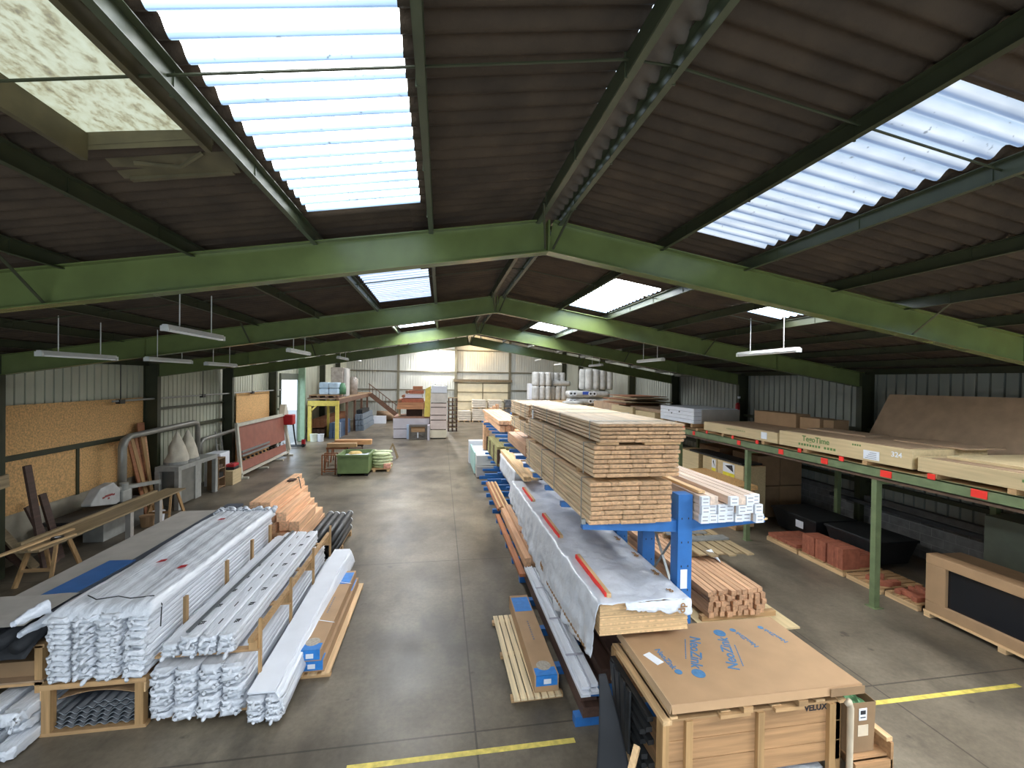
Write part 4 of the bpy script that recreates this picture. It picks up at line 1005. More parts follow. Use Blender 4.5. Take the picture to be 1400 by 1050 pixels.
# next wrapped pack with a plank on top
t = T('wrapped_pack', 'white wrapped pack with a plank on it behind the plywood', 'pack', (2.4,12.5,1.28))
B('core', plyedge, 1.96,2.85,11.15,14.0,1.285,1.80, t)
def f(u, v):
    a = 2.0*u; y = 11.08+2.95*v; n = .02*mn.noise(Vector((u*7,v*12,6)))+.008*mn.noise(Vector((u*30,v*30,6)))
    if a < .6: return (1.93+n*1.5, y, 1.29+a*.86)
    if a < 1.5: return (1.93+(a-.6), y, 1.81+n)
    return (2.86+n, y, 1.81-(a-1.5)*.95)
MB().grid(f, 30, 40).obj('film', MATS['thin film cover'], t, smooth=True, solid=.003)
MB().grid(lambda u, v: (1.93+.95*u, 11.09+.02*mn.noise(Vector((u*9,v*7,3))), 1.29+.53*v), 16, 10).obj('film_end', MATS['thin film cover'], t, smooth=True, solid=.003)
b = MB()
for k in range(3): b.box(2.45+k*.12,2.53+k*.12,11.058,11.062,1.60,1.64); b.box(2.45+k*.12,2.53+k*.12,11.058,11.062,1.52,1.56)
b.obj('printed_marks', inkk, t)
for k, (x, z) in enumerate(((2.02,1.85),(2.02,1.905),(2.20,1.85))): tag(B('plank', pine, x-.085,x+.085,9.9+.05*k,13.9+.1*k,z,z+.05), 'long pale plank on the white wrapped pack, %s' % ['lower one at the aisle','upper one','the one behind'][k], 'plank')
for y in (10.9, 12.6): tag(B('bearer', yellow if y < 11 else pinex, 1.94,2.5,y-.04,y+.04,1.825,1.85), 'small %s under the planks' % ('yellowish bearer' if y < 11 else 'pale bearer'), 'bearer')
# olive treated boards
for k in range(3):
    for l in range(6):
        tag(B('treated_board', olivew, 1.93+k*.26,2.18+k*.26,14.5+.06*l*(k==0),17.9-.05*l,1.285+l*.104,1.285+l*.104+.098), 'olive treated board in the olive pile, %s layer, %s from the aisle' % (['bottom','second','third','fourth','fifth','top'][l], ORD[k]), 'board', 'olive treated boards')
for y in (14.55,15.6,16.8,18.0): tag(B('dark_bearer', darkw, 1.90,2.0,y-.04,y+.04,1.285,1.85), 'dark upright batten on the olive pile face, %s' % ORD[[14.55,15.6,16.8,18.0].index(y)], 'batten')
# brown planks and larch on the top arms
for k in range(4):
    for l in range(2):
        tag(B('brown_plank', woodm('brown plank', (178,138,106), 'y', rnd=.1), 1.90+k*.205,2.095+k*.205,9.62+.1*k if k else 9.62,12.25,2.475+l*.135,2.60+l*.135, bevel=.006), 'brown plank beyond the board stack, %s layer, %s from the aisle' % (['lower','upper'][l], ORD[k]), 'plank', 'brown planks on the top arms')
for k in range(5):
    tag(B('larch_beam', orange, 1.9+k*.165,2.055+k*.165,14.2,19.8,2.72,2.86, bevel=.006), 'larch beam on the top arms, upper layer, %s from the aisle' % ORD[k], 'beam', 'larch beams on the top arms')
for k in range(4):
    tag(B('larch_beam', orange, 1.95+k*.2,2.12+k*.2,14.25+.1*k,19.6,2.475,2.69, bevel=.006), 'larch beam on the top arms, lower layer, %s from the aisle' % ORD[k], 'beam', 'larch beams on the top arms')
for k, y in enumerate((12.9, 13.5)): tag(B('larch_offcut', orangex, 2.35,2.75+.1*k,y,y+.3,2.475,2.62), 'short yellow larch offcut between brown planks and larch beams, %s' % ORD[k], 'offcut')
for k, (z0, z1) in enumerate(((1.285,1.7),(1.71,2.1),(2.11,2.46))): tag(B('end_block', orange, 1.80,2.02,18.0,18.6,z0,z1), 'orange timber block stacked at the far rack end, %s' % ['lowest','middle','topmost'][k], 'block')
# lowest level: white profiles, planks and strips
t0 = .42
for k, (x, w, z) in enumerate(((1.76,.12,0),(1.885,.10,0),(1.78,.10,.05),(1.90,.09,.05))):
    y1 = 8.55-.05*k
    b = MB(); b.prism([(x-w/2,t0+z),(x+w/2,t0+z),(x+w/2,t0+z+.048),(x+w/2-.012,t0+z+.048),(x+w/2-.012,t0+z+.03),(x-w/2+.012,t0+z+.03),(x-w/2+.012,t0+z+.048),(x-w/2,t0+z+.048)], 4.96+.03*k, y1, 'y')
    tag(b.obj('white_profile', whitepan), 'long white profile on the lowest blue arms, %s' % ['lower by the aisle','lower behind','upper by the aisle','upper behind'][k], 'profile', 'white profiles')
for y in (5.6, 6.5, 7.5): tag(MB().add([(1.70,y,.523),(1.95,y+.0,.523),(1.95,y+.04,.524),(1.70,y+.04,.524)],[(0,1,2,3)]).obj('tape_band', mat('grey tape', (168,168,180), .4), solid=.003), 'grey tape band round the white profiles, %s' % ORD[[5.6,6.5,7.5].index(y)], 'tape')
for k in range(5):
    for l in range(2):
        tag(B('dark_plank', darkw, 1.74+k*.22,1.95+k*.22,5.0+.1*l+.12*k,9.2,.14+l*.13,.265+l*.13), 'dark brown plank low in the blue rack, %s layer, %s from the aisle' % (['bottom','upper'][l], ORD[k]), 'plank', 'dark planks low in the rack')
for k in range(4): tag(B('dark_plank', darkw, 2.02+k*.22,2.22+k*.22,5.15+.1*k,9.0,.425,.60+.05*(k%2)), 'dark reddish plank behind the white profiles, %s' % ORD[k], 'plank')
for k in range(2): tag(B('plank', woodm('rose plank', (196,152,116), 'y'), 1.72+k*.13,1.85+k*.13,8.62,12.15,.425,.60+.08*k, bevel=.005), 'rose brown plank on the lowest arms beyond the white profiles, %s' % ['by the aisle','behind'][k], 'plank')
for y in (9.9,): tag(B('bearer', brownw, 1.85,2.0,y-.05,y+.05,.682,.70), 'small brown packing piece on the rose planks', 'bearer')
tag(B('rust_board', woodm('rust board', (168,104,62), 'y'), 1.60,1.72,8.5,12.4,.28,.34), 'rusty orange board along the aisle edge of the rack', 'board')
for k in range(6): tag(B('thin_strip', pine if k % 2 else brownw, 1.66+k*.062,1.71+k*.062,12.4+.1*(k%3),15.7,.425,.50+.02*(k%2)), 'thin wooden strip on the lowest arms, %s from the aisle' % ORD[k], 'strip', 'thin strips on the lowest arms')
# panel stacks on the floor at the rack foot
tag(B('panel_stack', greyp, 1.55,2.75,18.45,21.6,.06,.50, bevel=.008), 'grey packed panel block on the floor, lower of two', 'panels')
tag(B('panel_stack', mat('pale packed panel', (206,206,200), .6, .05, 3), 1.55,2.75,18.6,21.5,.52,.95, bevel=.008), 'pale grey packed panel block on the floor, upper of two', 'panels')
tag(B('mint_board', mat('mint board', (178,214,206), .6, .05, 3), 1.50,1.56,19.2,21.8,.06,.98), 'mint green board standing against the packed panels', 'board')
tag(B('white_board', whitepan, 1.44,2.6,21.9,22.4,.0,1.12), 'white board standing behind the packed panels', 'board')
for y in (18.7,20,21.3): tag(B('bearer', pinex, 1.6,2.7,y-.05,y+.05,0,.06), 'bearer under the grey packed panels, %s' % ORD[[18.7,20,21.3].index(y)], 'bearer')

# ================================================================ far side of the rack, on the floor
spin = woodm('grey brown spindle', (196,154,120), 'y', rnd=.12)
r = random.Random(9)
for l in range(5):
    for c in range(10):
        x = 4.68+c*.112+r.uniform(-.008,.008)-.04*(l==4); y0 = 6.86+r.uniform(-.03,.04)
        tag(B('batten', spin, x-.047,x+.047,y0,y0+3.3,.125+l*.093,.125+l*.093+.088, bevel=.006), 'reddish brown batten in the floor pile beyond the blue rack, %s layer' % ['bottom','second','third','fourth','top'][l], 'batten', 'brown battens, %s layer' % ['bottom','second','third','fourth','top'][l])
for y in (6.98,8.5,9.8): tag(B('bearer', pinex, 4.55,6.0,y-.05,y+.05,.035,.12), 'pale bearer under the brown floor battens, %s' % ORD[[6.98,8.5,9.8].index(y)], 'bearer')
tag(B('base_sheet', cream, 4.45,6.15,6.55,9.9,.0,.03), 'pale sheet on the floor beneath the brown battens', 'sheet')
t = T('bent_tube', 'clear twisted film scrap on the brown battens', 'film', (5.55,8.2,.62))
for k in range(1): MB().tube([(5.45,8.25,.66),(5.55,8.2,.70),(5.62,8.1,.62),(5.6,7.95,.60)],[.05,.07,.03,.012],8).obj('film', filmc, t, smooth=True)
pall = T('pallet', 'grey slatted pallet lying on the brown battens', 'pallet', (5.75,8.75,.60))
for k in range(6): B('slat', greyw, 5.2+k*.2,5.36+k*.2,8.05-.1*(k%2),9.5,.70,.725, pall)
for y in (8.3,8.9,9.4): B('bearer', greyw, 5.15,6.4,y-.04,y+.04,.60,.70, pall)
tag(B('galvanised_channel', galv, 5.18,6.35,8.72,8.95,.73,.77), 'shiny galvanised channel lying across the grey pallet', 'channel')
tag(B('galvanised_channel', galv, 5.12,6.1,9.15,9.25,.73,.76), 'narrow galvanised strip lying across the grey pallet', 'channel')
tag(B('grey_slab', mat('grey cement board', (140,138,130), .8, .1, 3), 5.0,6.4,9.7,12.4,.60,.66), 'grey cement board slab beyond the slatted pallet', 'slab')
tag(B('slab_stack', greyw, 4.9,6.4,10.3,12.5,.05,.60), 'grey timber pile under the cement board slab', 'timber')

# ================================================================ slatted pallet with a long carton, at the aisle
t = T('pallet', 'pale slatted pallet in the aisle beside the blue rack', 'pallet', (1.27,6.5,0))
sl = woodm('fresh pallet slat', (226,204,164), 'y', rnd=.06)
sk = -.085
Ms = Matrix.Translation((1.30,6.5,0)) @ Matrix.Rotation(R(1.0), 4, 'Z')
for k in range(7): MB(Ms).box(-.33+k*.093,-.255+k*.093,-1.0,1.03,.055,.078).obj('slat', sl, t)
for y in (-.9,0,.9): MB(Ms).box(-.36,.34,y-.045,y+.045,.0,.055).obj('bearer', pinex, t)
ct = blue_carton(1.27,1.60,5.58,7.75,.08,.30,'long brown carton with blue print on the slatted aisle pallet')
# ================================================================ big crate in front
cz = 1.0
t = T('timber_crate', 'big plank crate with cardboard lid in front of the rack', 'crate', (3.1,4.3,0))
ck = woodm('crate plank x', (172,132,92), 'x', rnd=.12)
for k in range(3):
    z0 = .40+k*.2
    MB().box(2.16,4.05,3.80,3.825,z0,z0+.192).obj('front_plank', ck, t)
    MB().box(2.16,4.05,4.90,4.925,z0,z0+.192).obj('back_plank', ck, t)
for x in (2.36, 3.12, 3.92): B('batten', pinez, x-.035,x+.035,3.755,3.80,.12,1.0, t)
B('corner_post', pinez, 2.10,2.165,3.78,3.90,.05,1.0, t); B('corner_post', pinez, 2.10,2.165,4.84,4.94,.05,1.0, t); B('corner_post', pinez, 4.0,4.06,3.80,3.9,.05,1.0, t); B('corner_post', pinez, 4.0,4.06,4.84,4.94,.05,1.0, t)
B('top_rail', pine, 2.08,2.17,3.74,4.96,1.0,1.045, t); B('top_rail', pine, 4.0,4.08,3.76,4.96,1.0,1.03, t)
B('top_rail', pinex, 2.12,4.08,3.78,3.86,1.0,1.02, t)
for x in (2.2,2.75,3.3,3.8): B('lid_slat', pine, x-.05,x+.05,3.78,4.95,1.022,1.045, t)
for x in (2.95,3.55): B('lid_block', pinex, x-.05,x+.05,3.72,3.95,1.045,1.10, t)
for x in (2.83,3.42): B('lid_plank', pinex, x-.16,x+.16,3.74,3.84,1.0,1.035, t)
for x in (2.15,3.1,4.0): B('skid', pine, x-.05,x+.05,3.80,4.93,0,.10, t)
B('floor_board', pine, 2.1,4.05,3.82,4.92,.10,.125, t)
text('stamp','VELUX', .085, inkk, (3.76,3.796,.955), (1,0,0), (0,0,1), t, .002)
B('film_inside', MATS['thin film cover'], 2.4,3.9,3.84,4.1,.15,.30, t)
# cardboard lid tray
t = T('cardboard_tray', 'large flat cardboard tray with blue print on the crate', 'box', (3.2,4.4,1.10))
b = MB(); b.box(2.17,4.24,3.76,5.0,1.172,1.18); b.obj('top', card, t)
lp = [(2.165,3.75),(4.25,3.80),(4.25,4.96),(2.165,5.02)]
MB().add([(2.17,3.755,1.18),(4.245,3.755,1.18),(4.255,3.735,1.105),(2.165,3.735,1.105)],[(0,1,2,3)]).obj('front_flap', card, t, solid=.006)
MB().add([(2.168,3.75,1.18),(2.168,5.0,1.18),(2.155,5.0,1.10),(2.155,3.75,1.10)],[(0,1,2,3)]).obj('side_flap', mat('pale cardboard edge', (196,166,132), .75, .06, 4), t, solid=.006)
MB().add([(4.245,3.75,1.18),(4.245,5.0,1.18),(4.255,5.0,1.105),(4.255,3.75,1.105)],[(0,1,2,3)]).obj('side_flap', card, t, solid=.006)
MB().add([(2.17,5.0,1.18),(4.245,5.0,1.18),(4.25,5.01,1.105),(2.165,5.01,1.105)],[(0,1,2,3)]).obj('back_flap', card, t, solid=.006)
B('tape_patch', cardd, 3.86,4.25,3.722,3.73,1.10,1.178, t)
zt = 1.1815
def neo(size, o, ang, dot=True, flip=1, small=False):
    a = R(ang); X = Vector((math.cos(a), math.sin(a), 0)); Y = Vector((-math.sin(a), math.cos(a), 0))
    text('blue_lettering','NeoZink', size, inkb, (o[0],o[1],zt), X, Y, t, .001)
    c = Vector((o[0],o[1],zt))+X*size*(2.35)+Y*size*.1
    MB().tube([c+Vector((0,0,-.001)),c+Vector((0,0,.0012))], size*.42, 20).obj('blue_dot', inkb, t)
    if not small:
        b = MB()
        for k in range(12): 
            p = Vector((o[0],o[1],zt))-Y*size*.62+X*size*(-1.2+.2*k); b.bar(p-X*size*.07, p+X*size*.07, size*.07, .002)
        b.obj('fine_print', inkb, t)
neo(.165, (2.86,4.47), -120); neo(.165, (3.22,4.40), 66); neo(.095, (2.46,4.40), -86, small=True); neo(.085, (3.60,4.60), 98, small=True); neo(.08, (4.0,4.62), 104, small=True)
tag(MB(Matrix.Translation((2.33,4.42,1.181)) @ Matrix.Rotation(R(-68), 4, 'Z')).box(-.10,.10,-.05,.05,0,.002).obj('delivery_note', label_w), 'white delivery note stuck on the cardboard tray edge', 'label')
# carton tucked at the crate's aisle side
t = T('open_carton', 'open brown carton with two labels beside the crate', 'box', (4.25,3.95,.5))
for q in (((4.08,3.74,.50),(4.38,3.74,.50),(4.40,3.74,.99),(4.08,3.74,1.0)),((4.38,3.74,.50),(4.40,4.3,.50),(4.42,4.3,1.02),(4.40,3.74,.99)),((4.08,4.3,.5),(4.40,4.3,.5),(4.42,4.3,1.02),(4.08,4.3,1.0)),((4.08,3.74,.5),(4.08,4.3,.5),(4.08,4.3,1.0),(4.08,3.74,1.0))):
    MB().add(q, [(0,1,2,3)]).obj('side', cardd, t, solid=.006)
B('bottom', cardd, 4.08,4.39,3.74,4.3,.49,.50, t)
B('label', label_w, 4.20,4.29,3.732,3.736,.82,.94, t); B('label', mat('buff label', (214,196,170), .7), 4.19,4.31,3.732,3.736,.66,.77, t)
b = MB(); b.box(4.215,4.275,3.730,3.733,.88,.92); b.box(4.215,4.275,3.730,3.733,.845,.855); b.obj('label_print', inkk, t)
tag(MB().grid(lambda u, v: (4.12+.24*u, 3.8+.4*v, .93+.03*mn.noise(Vector((u*6,v*6,2)))), 8, 8).obj('green_packing', mat('green packing', (70,110,70), .8, .3, 9), solid=.006), 'green packing sheet inside the open carton', 'packing')
t = T('plank_box', 'low box of rough planks under the open carton', 'crate', (4.3,3.9,0))
for k in range(4): B('plank', ck, 4.09,4.52,3.66,3.69,.0+k*.115,.105+k*.115, t)
B('side', ck, 4.50,4.53,3.66,4.4,.0,.62, t); B('top', ck, 4.09,4.5,3.7,4.4,.46,.485, t); B('edge_batten', pine, 4.47,4.54,3.68,4.35,.62,.66, t)
tag(MB().tube([(4.0,3.70,1.03),(4.03,3.69,1.06),(4.06,3.70,1.0),(4.05,3.69,.5),(4.05,3.69,.0)],[.02,.035,.03,.028,.028],10).obj('foam_tube', mat('pale foam tube', (196,180,156), .7, .1, 6), smooth=True), 'pale tube bent over the crate corner', 'tube')
# black rails and the black sheet on the crate's aisle side
r = random.Random(3)
for k in range(9):
    z = .35+.07*k; tag(MB().bar((2.0+.03*(k%3),3.95+r.uniform(-.05,.1),z),(2.04,4.85-r.uniform(0,.2),z+r.uniform(-.05,.05)),.06,.05).obj('black_rail', darkm), 'black metal rail packed at the aisle side of the crate, %s' % LEV[k], 'rail', 'black rails')
for k in range(4): tag(MB().bar((1.94+.02*k,4.2+.13*k,.4),(1.97,4.25+.15*k,1.0),.09,.02,up=(1,0,0)).obj('black_bracket', darkm), 'upright black bracket among the rails, %s from the front' % ORD[k], 'bracket')
def f(u, v):
    w = .10+.34*v; return (1.78+w*(u-.35)-.12*v*v+.02*math.sin(u*5), 4.52-.5*v-.1*u*v, 1.0-.98*v+.06*math.sin(u*3)*v)
tag(MB().grid(f, 12, 24).obj('black_sheet', black, smooth=True, solid=.006), 'black plastic sheet hanging off the crate aisle side', 'sheet')
tag(MB().bar((1.70,3.72,.42),(1.93,3.95,.66),.055,.05).obj('timber_offcut', pine), 'pale timber offcut leaning on the black sheet', 'offcut')
for y in (4.98,): tag(B('side_frame', pinez, 2.06,2.11,4.84,4.94,.62,1.03), 'small pale frame piece at the rear corner of the crate', 'frame')
# ================================================================ green pallet rack along the right wall
t = T('pallet_rack', 'green steel rack along the block wall, red tags on its beam', 'rack', (9.4,12,0))
PY = [3.45,7.0,10.5,13.85,17.2,20.5,23.8,27.1,30.4,33.7,37.0,40.3]
for y in PY:
    B('post', rackgreen, 8.10,8.22,y-.05,y+.05,0,2.48, t); B('foot_plate', rackgreen, 8.06,8.26,y-.1,y+.1,0,.012, t)
    B('post', rackgreen, 10.9,11.02,y-.05,y+.05,0,2.48, t)
    B('cross_beam', rackgreen, 8.2,10.95,y-.04,y+.04,2.34,2.48, t)
b = MB(); b.box(8.07,8.085,2.0,40.5,2.48,2.66); b.box(8.07,8.16,2.0,40.5,2.645,2.66); b.box(8.07,8.16,2.0,40.5,2.48,2.495); b.obj('front_beam', rackgreen, t)
B('lower_angle', rust, 8.08,8.16,2.0,40.5,2.43,2.48, t)
B('rear_beam', rackgreen, 10.9,11.0,2.0,40.5,2.48,2.66, t)
B('deck', plyedge, 8.16,11.0,2.0,40.5,2.62,2.66, t)
for k, (y, w) in enumerate(((5.35,.2),(6.75,.2),(8.05,.16),(9.25,.14),(10.75,.13),(12.9,.12))): B('red_tag', redtag, 8.055,8.068,y-w/2,y+w/2,2.52,2.64, t)
for k, (y, w) in enumerate(((6.0,.11),(7.65,.1),(8.7,.09),(10.05,.09),(11.0,.08),(12.2,.09),(13.5,.09))): B('red_tag', redtag, 8.05,8.066,y-w/2,y+w/2,2.655,2.745, t)
# cream panel boxes on the rack
def panelbox(y0, y1, x1, h, label, z=2.74, m=cream):
    t = T('panel_box', label, 'box', (8.2,(y0+y1)/2,z))
    B('body', m, 8.12,x1,y0,y1,z,z+h, t, .006); B('top_sheet', ply, 8.14,x1+.04,y0+.1,y1-.2,z+h,z+h+.012, t)
    return t
for k, y in enumerate((5.0,6.0,7.2,8.6,9.9,11.5,12.8,13.9)): tag(B('bearer', pinex, 8.1,10.6,y-.05,y+.05,2.66,2.74), 'bearer on the green rack deck, %s from the near end' % ORD[k], 'bearer')
t = panelbox(6.36,9.38,9.75,.34,'long cream panel box with green lettering on the rack')
text('green_lettering','TegoTime',.17,inkg,(8.117,8.35,2.74+.235),(0,-1,0),(0,0,1),t,.002)
b = MB()
for k in range(13):
    if k != 8: b.box(8.116,8.119,8.75-k*.075,8.80-k*.075,2.815,2.815+.05)
for k in range(4): b.box(8.116,8.119,7.45-k*.05,7.48-k*.05,3.0,3.035)
b.obj('small_green_print', inkg, t)
B('delivery_label', label_w, 8.112,8.119,6.93,7.24,2.78,2.95, t)
b = MB()
for k in range(4): b.box(8.109,8.113,6.98,7.2-.03*k,2.80+.035*k,2.812+.035*k)
b.obj('label_lines', mat('label grey', (150,152,158), .7), t)
text('chalk_mark','324',.13,label_w,(8.117,6.62,2.95),(0,-1,0),(0,0,1),t,.001)
tag(B('thin_board', ply, 8.9,9.5,7.9,9.4,3.093,3.13), 'loose narrow board lying on the long cream box', 'board'); tag(B('thin_board', ply, 9.0,9.9,6.2,7.4,3.093,3.115), 'loose plywood offcut on the end of the cream box', 'board')
t = panelbox(9.44,12.45,9.7,.26,'cream panel box with small label beyond the lettered box')
B('delivery_label', label_w, 8.112,8.119,9.78,9.98,2.80,2.97, t)
b = MB()
for k in range(10): b.box(8.116,8.119,11.3-k*.08,11.36-k*.08,2.88,2.92)
b.obj('small_print', mat('faded print', (170,164,120), .7), t)
t = panelbox(2.2,6.27,10.2,.24,'cream panel bundle with green mark at the near rack end', z=2.74)
b = MB()
for k in range(5): b.box(8.116,8.119,4.85-k*.07,4.90-k*.07,2.86,2.90+.02*(k%2))
b.obj('green_mark', inkg, t)
tag(B('loose_sheet', cream, 8.35,10.1,3.0,6.0,2.998,3.04), 'loose cream panel on top of the near bundle', 'panel')
# whole stack of white battens with grey ends
t = T('white_stack', 'white board stack with grey ends on the far rack deck', 'boards', (8.7,14.1,2.74))
for k in range(4): B('board', whitepan, 8.13,9.7,13.02,15.2,2.86+k*.125,2.86+k*.125+.115, t)
for k in range(3): B('bearer', pinex, 8.13,9.6,13.1+k*.95,13.2+k*.95,2.74,2.86, t)
B('grey_ends', greyp, 8.4,9.75,12.98,13.019,2.87,3.33, t)
b = MB()
for (y, z) in ((14.4,3.12),(13.9,3.2),(14.6,3.2)): b.box(8.127,8.13,y-.03,y+.03,z-.025,z+.025)
b.obj('black_mark', inkk, t)
tag(B('cream_board', cream, 8.12,9.6,15.6,18.9,2.74,3.02), 'low cream board pack beyond the white stack', 'boards'); tag(B('brown_board', ply, 8.3,10.4,15.4,18.2,3.02,3.14), 'brown board pack lying on the cream pack', 'boards')
# cartons at the back of the deck
for k, (y0, y1, x0, h, m, lab) in enumerate(((10.45,12.05,9.55,.40,card,'long brown carton at the back of the rack deck'),(9.75,10.38,9.6,.34,card,'shorter brown carton next to the long one'),(9.4,9.7,9.65,.33,cardd,'dark brown carton closing the row on the deck'))):
    tag(B('carton', m, x0,x0+.45,y0,y1,2.99 if k==0 else 2.98,2.98+h, bevel=.01), lab, 'box')
tag(B('deck_packing', pinex, 9.75,10.3,9.4,12.1,2.66,2.975), 'timber packing under the brown cartons on the deck', 'packing')
o = MB().add([(10.35,9.25,2.7),(10.35,3.0,2.7),(10.98,3.0,4.02),(10.98,9.15,3.98)],[(0,1,2,3)]).obj('plywood_sheet', ply, solid=.02); tag(o, 'large brown plywood sheet leaning above the rack deck', 'sheet')
# loose plywood sheets further along
r = random.Random(4)
for k in range(7):
    y0 = 17.6+r.uniform(-.6,.6); x0 = 6.7+r.uniform(-.5,.4) if k > 2 else 7.0
    tag(B('plywood_sheet', [brownw, ply, cream][k % 3], max(8.12,8.2+.1*k), 10.3+r.uniform(-.2,.5), y0+1.2, y0+4.0, 3.16+k*.055, 3.185+k*.055), 'loose plywood sheet in the untidy deck pile, %s' % LEV[k], 'sheet', 'untidy plywood pile on the deck')
tag(MB().box(8.2,10.2,19.2,22.6,2.665,3.155).obj('sheet_base', ply), 'packed sheet block under the untidy plywood pile', 'sheets')
tag(B('front_sheet', cream, 8.0,8.12,17.3,19.6,2.70,3.12), 'pale board edge standing by the plywood pile', 'board')
# grey insulation rolls on the deck
k = 0
def roll(x, y, z, h, r_, lab, grp, m=insul, lie=None):
    t = T('insulation_roll', lab, 'roll', (x,y,z), grp)
    def f(u, v):
        a = 2*math.pi*v; e = 1-.18*max(0, abs(u-.5)*2-.86)/.14
        rr = r_*e*(1+.05*mn.noise(Vector((math.cos(a)*2, math.sin(a)*2, u*4+x+y))))
        if lie == 'x': return (x+h*u, y+rr*math.cos(a), z+r_+rr*math.sin(a))
        return (x+rr*math.cos(a), y+rr*math.sin(a), z+h*u)
    b = MB(); b.grid(f, 10, 16)
    n = len(b.v)
    b.f.append(tuple(range(0,16))); b.f.append(tuple(n-17+q for q in range(16)))
    b.obj('roll', m, t, smooth=True)
    return t
for g, (gx_, gy_) in enumerate(((8.0,33.5),(9.4,33.9))):
    for c in range(3):
        for d in range(2):
            for l in range(2 if (g == 0 or d == 1) else 1): roll(gx_-.6+.48*c, gy_+.5*d, 2.665+l*1.105, 1.1, .235, 'grey wrapped insulation roll standing in the farther roll group, %s tier' % ['lower','upper'][l], 'far standing rolls, %s tier' % ['lower','upper'][l])
roll(8.85, 33.9, 3.77, 1.4, .22, 'grey roll lying across the farther roll group', 'lying far rolls', lie='x')
for c in range(4):
    for d in range(2): roll(9.25+.45*c-.25*d, 26.45+.48*d, 3.67, 1.3, .235, 'grey wrapped insulation roll standing upright in the upper tier over the lying rolls', 'upper standing rolls')
for d in range(2):
    for l in range(2):
        for c in range(2):
            t = roll(7.9+c*1.3 if l else 7.95+c*1.3, 26.4+.46*d, 2.67+l*.47, 1.35, .23, 'grey roll lying with pale ring end, %s layer, %s' % (['lower','upper'][l], ['aisle side','wall side'][c]), 'lying rolls, %s layer %s' % (['lower','upper'][l], ['aisle side','wall side'][c]), lie='x')
for c in range(4):
    for l in range(2):
        x = [7.98,8.22,9.25,9.5][c]
        t = T('pale_ring', 'pale ring shaped roll end in the %s row, %s' % (['lower','upper'][l], ORD[c]), 'roll', (x,26.1,2.72+l*.5)); MB().ring((x,26.1,2.95+l*.47),'y',.07,.14,18,.1).obj('rim', label_w, t); MB().ring((x,26.12,2.95+l*.47),'y',0,.075,14,.05).obj('core', darkm, t)
for c in range(4): roll(7.2+.28*c, 25.2+.5*c, 2.66, 1.0, .17, 'thin grey roll lying loose before the insulation, %s' % ORD[c], 'loose thin rolls', lie='x')
tag(B('print_patch', mat('blue patch', (60,92,190), .6), 8.75,9.15,26.12,26.14,3.36,3.55), 'blue printed patch on the lying grey rolls', 'label')
tag(B('roll_platform', ply, 7.1,8.06,24.4,35.2,2.55,2.66), 'timber platform edge beneath the grey insulation rolls', 'platform')
for y in (25,28,31,34): tag(B('platform_post', rackgreen, 7.15,7.27,y-.06,y+.06,0,2.55), 'green post under the insulation platform, %s from the viewer' % ORD[[25,28,31,34].index(y)], 'post')
tag(B('white_rack', whitepan, 7.0,7.4,34.2,35.1,2.66,3.95), 'white stacked crate at the end of the insulation store', 'crate')
# goods under the rack
def ubox(x0,x1,y0,y1,z0,z1,m,lab,name='panel_box'): return tag(B(name, m, x0,x1,y0,y1,z0,z1, bevel=.008), lab, 'box')
ubox(8.3,8.86,11.1,13.5,.12,1.18,card,'wide brown box under the osb stack below the rack')
for k in range(6): tag(B('osb_sheet', osb, 8.26,8.88,11.0,13.5,1.19+.021*k if k<5 else 1.295,1.19+.021*k+.019), 'yellowish board sheet on the brown box under the rack, %s' % LEV[k], 'sheet', 'yellowish sheets under the rack')
tag(B('bearer', pinex, 8.35,8.8,11.2,13.4,0,.115), 'bearers under the wide brown box', 'bearer')
for k, (y0, y1) in enumerate(((11.7,12.95),(12.98,13.75),(14.0,15.4))):
    t = T('labelled_box', 'tall cream box with %s under the rack' % ['yellow and black label','small yellow label','plain side'][k], 'box', (9.4,(y0+y1)/2,0)); B('body', cream, 8.95,9.70,y0,y1,.02,1.72, t, .01)
    if k < 2:
        B('yellow_label', mat('yellow label', (226,214,60), .6), 8.942,8.948,y0+.4-.35*k,y0+.95-.7*k,1.28,1.40, t); B('white_label', label_w, 8.942,8.948,y0+.4-.35*k,y0+.95-.7*k,1.40,1.68, t)
        MB().prism([(y0+.45-.35*k,1.45),(y0+.85-.66*k,1.6),(y0+.5-.35*k,1.66)],8.938,8.943,'x').obj('black_print', inkk, t)
for k, (y0, y1, z0, z1) in enumerate(((9.75,10.52,.03,1.0),(9.75,10.52,1.02,1.95),(10.54,11.3,.03,1.0),(10.54,11.3,1.02,1.95),(9.75,11.0,.03,1.9))):
    ubox(y0,min(y1,11.3 if k<4 else 10.85),12.1 if k<4 else 14.0,13.3 if k<4 else 15.2,z0,z1,cardd,'dark brown wrapped box deep under the rack, %s' % ['lower by the black hoppers','upper by the black hoppers','lower middle','upper middle','tall by the cream boxes'][k])
tag(B('dark_sheet', darkm, 8.97,9.66,11.8,14.6,1.73,1.78), 'dark sheet lying over the cream boxes under the rack', 'sheet')
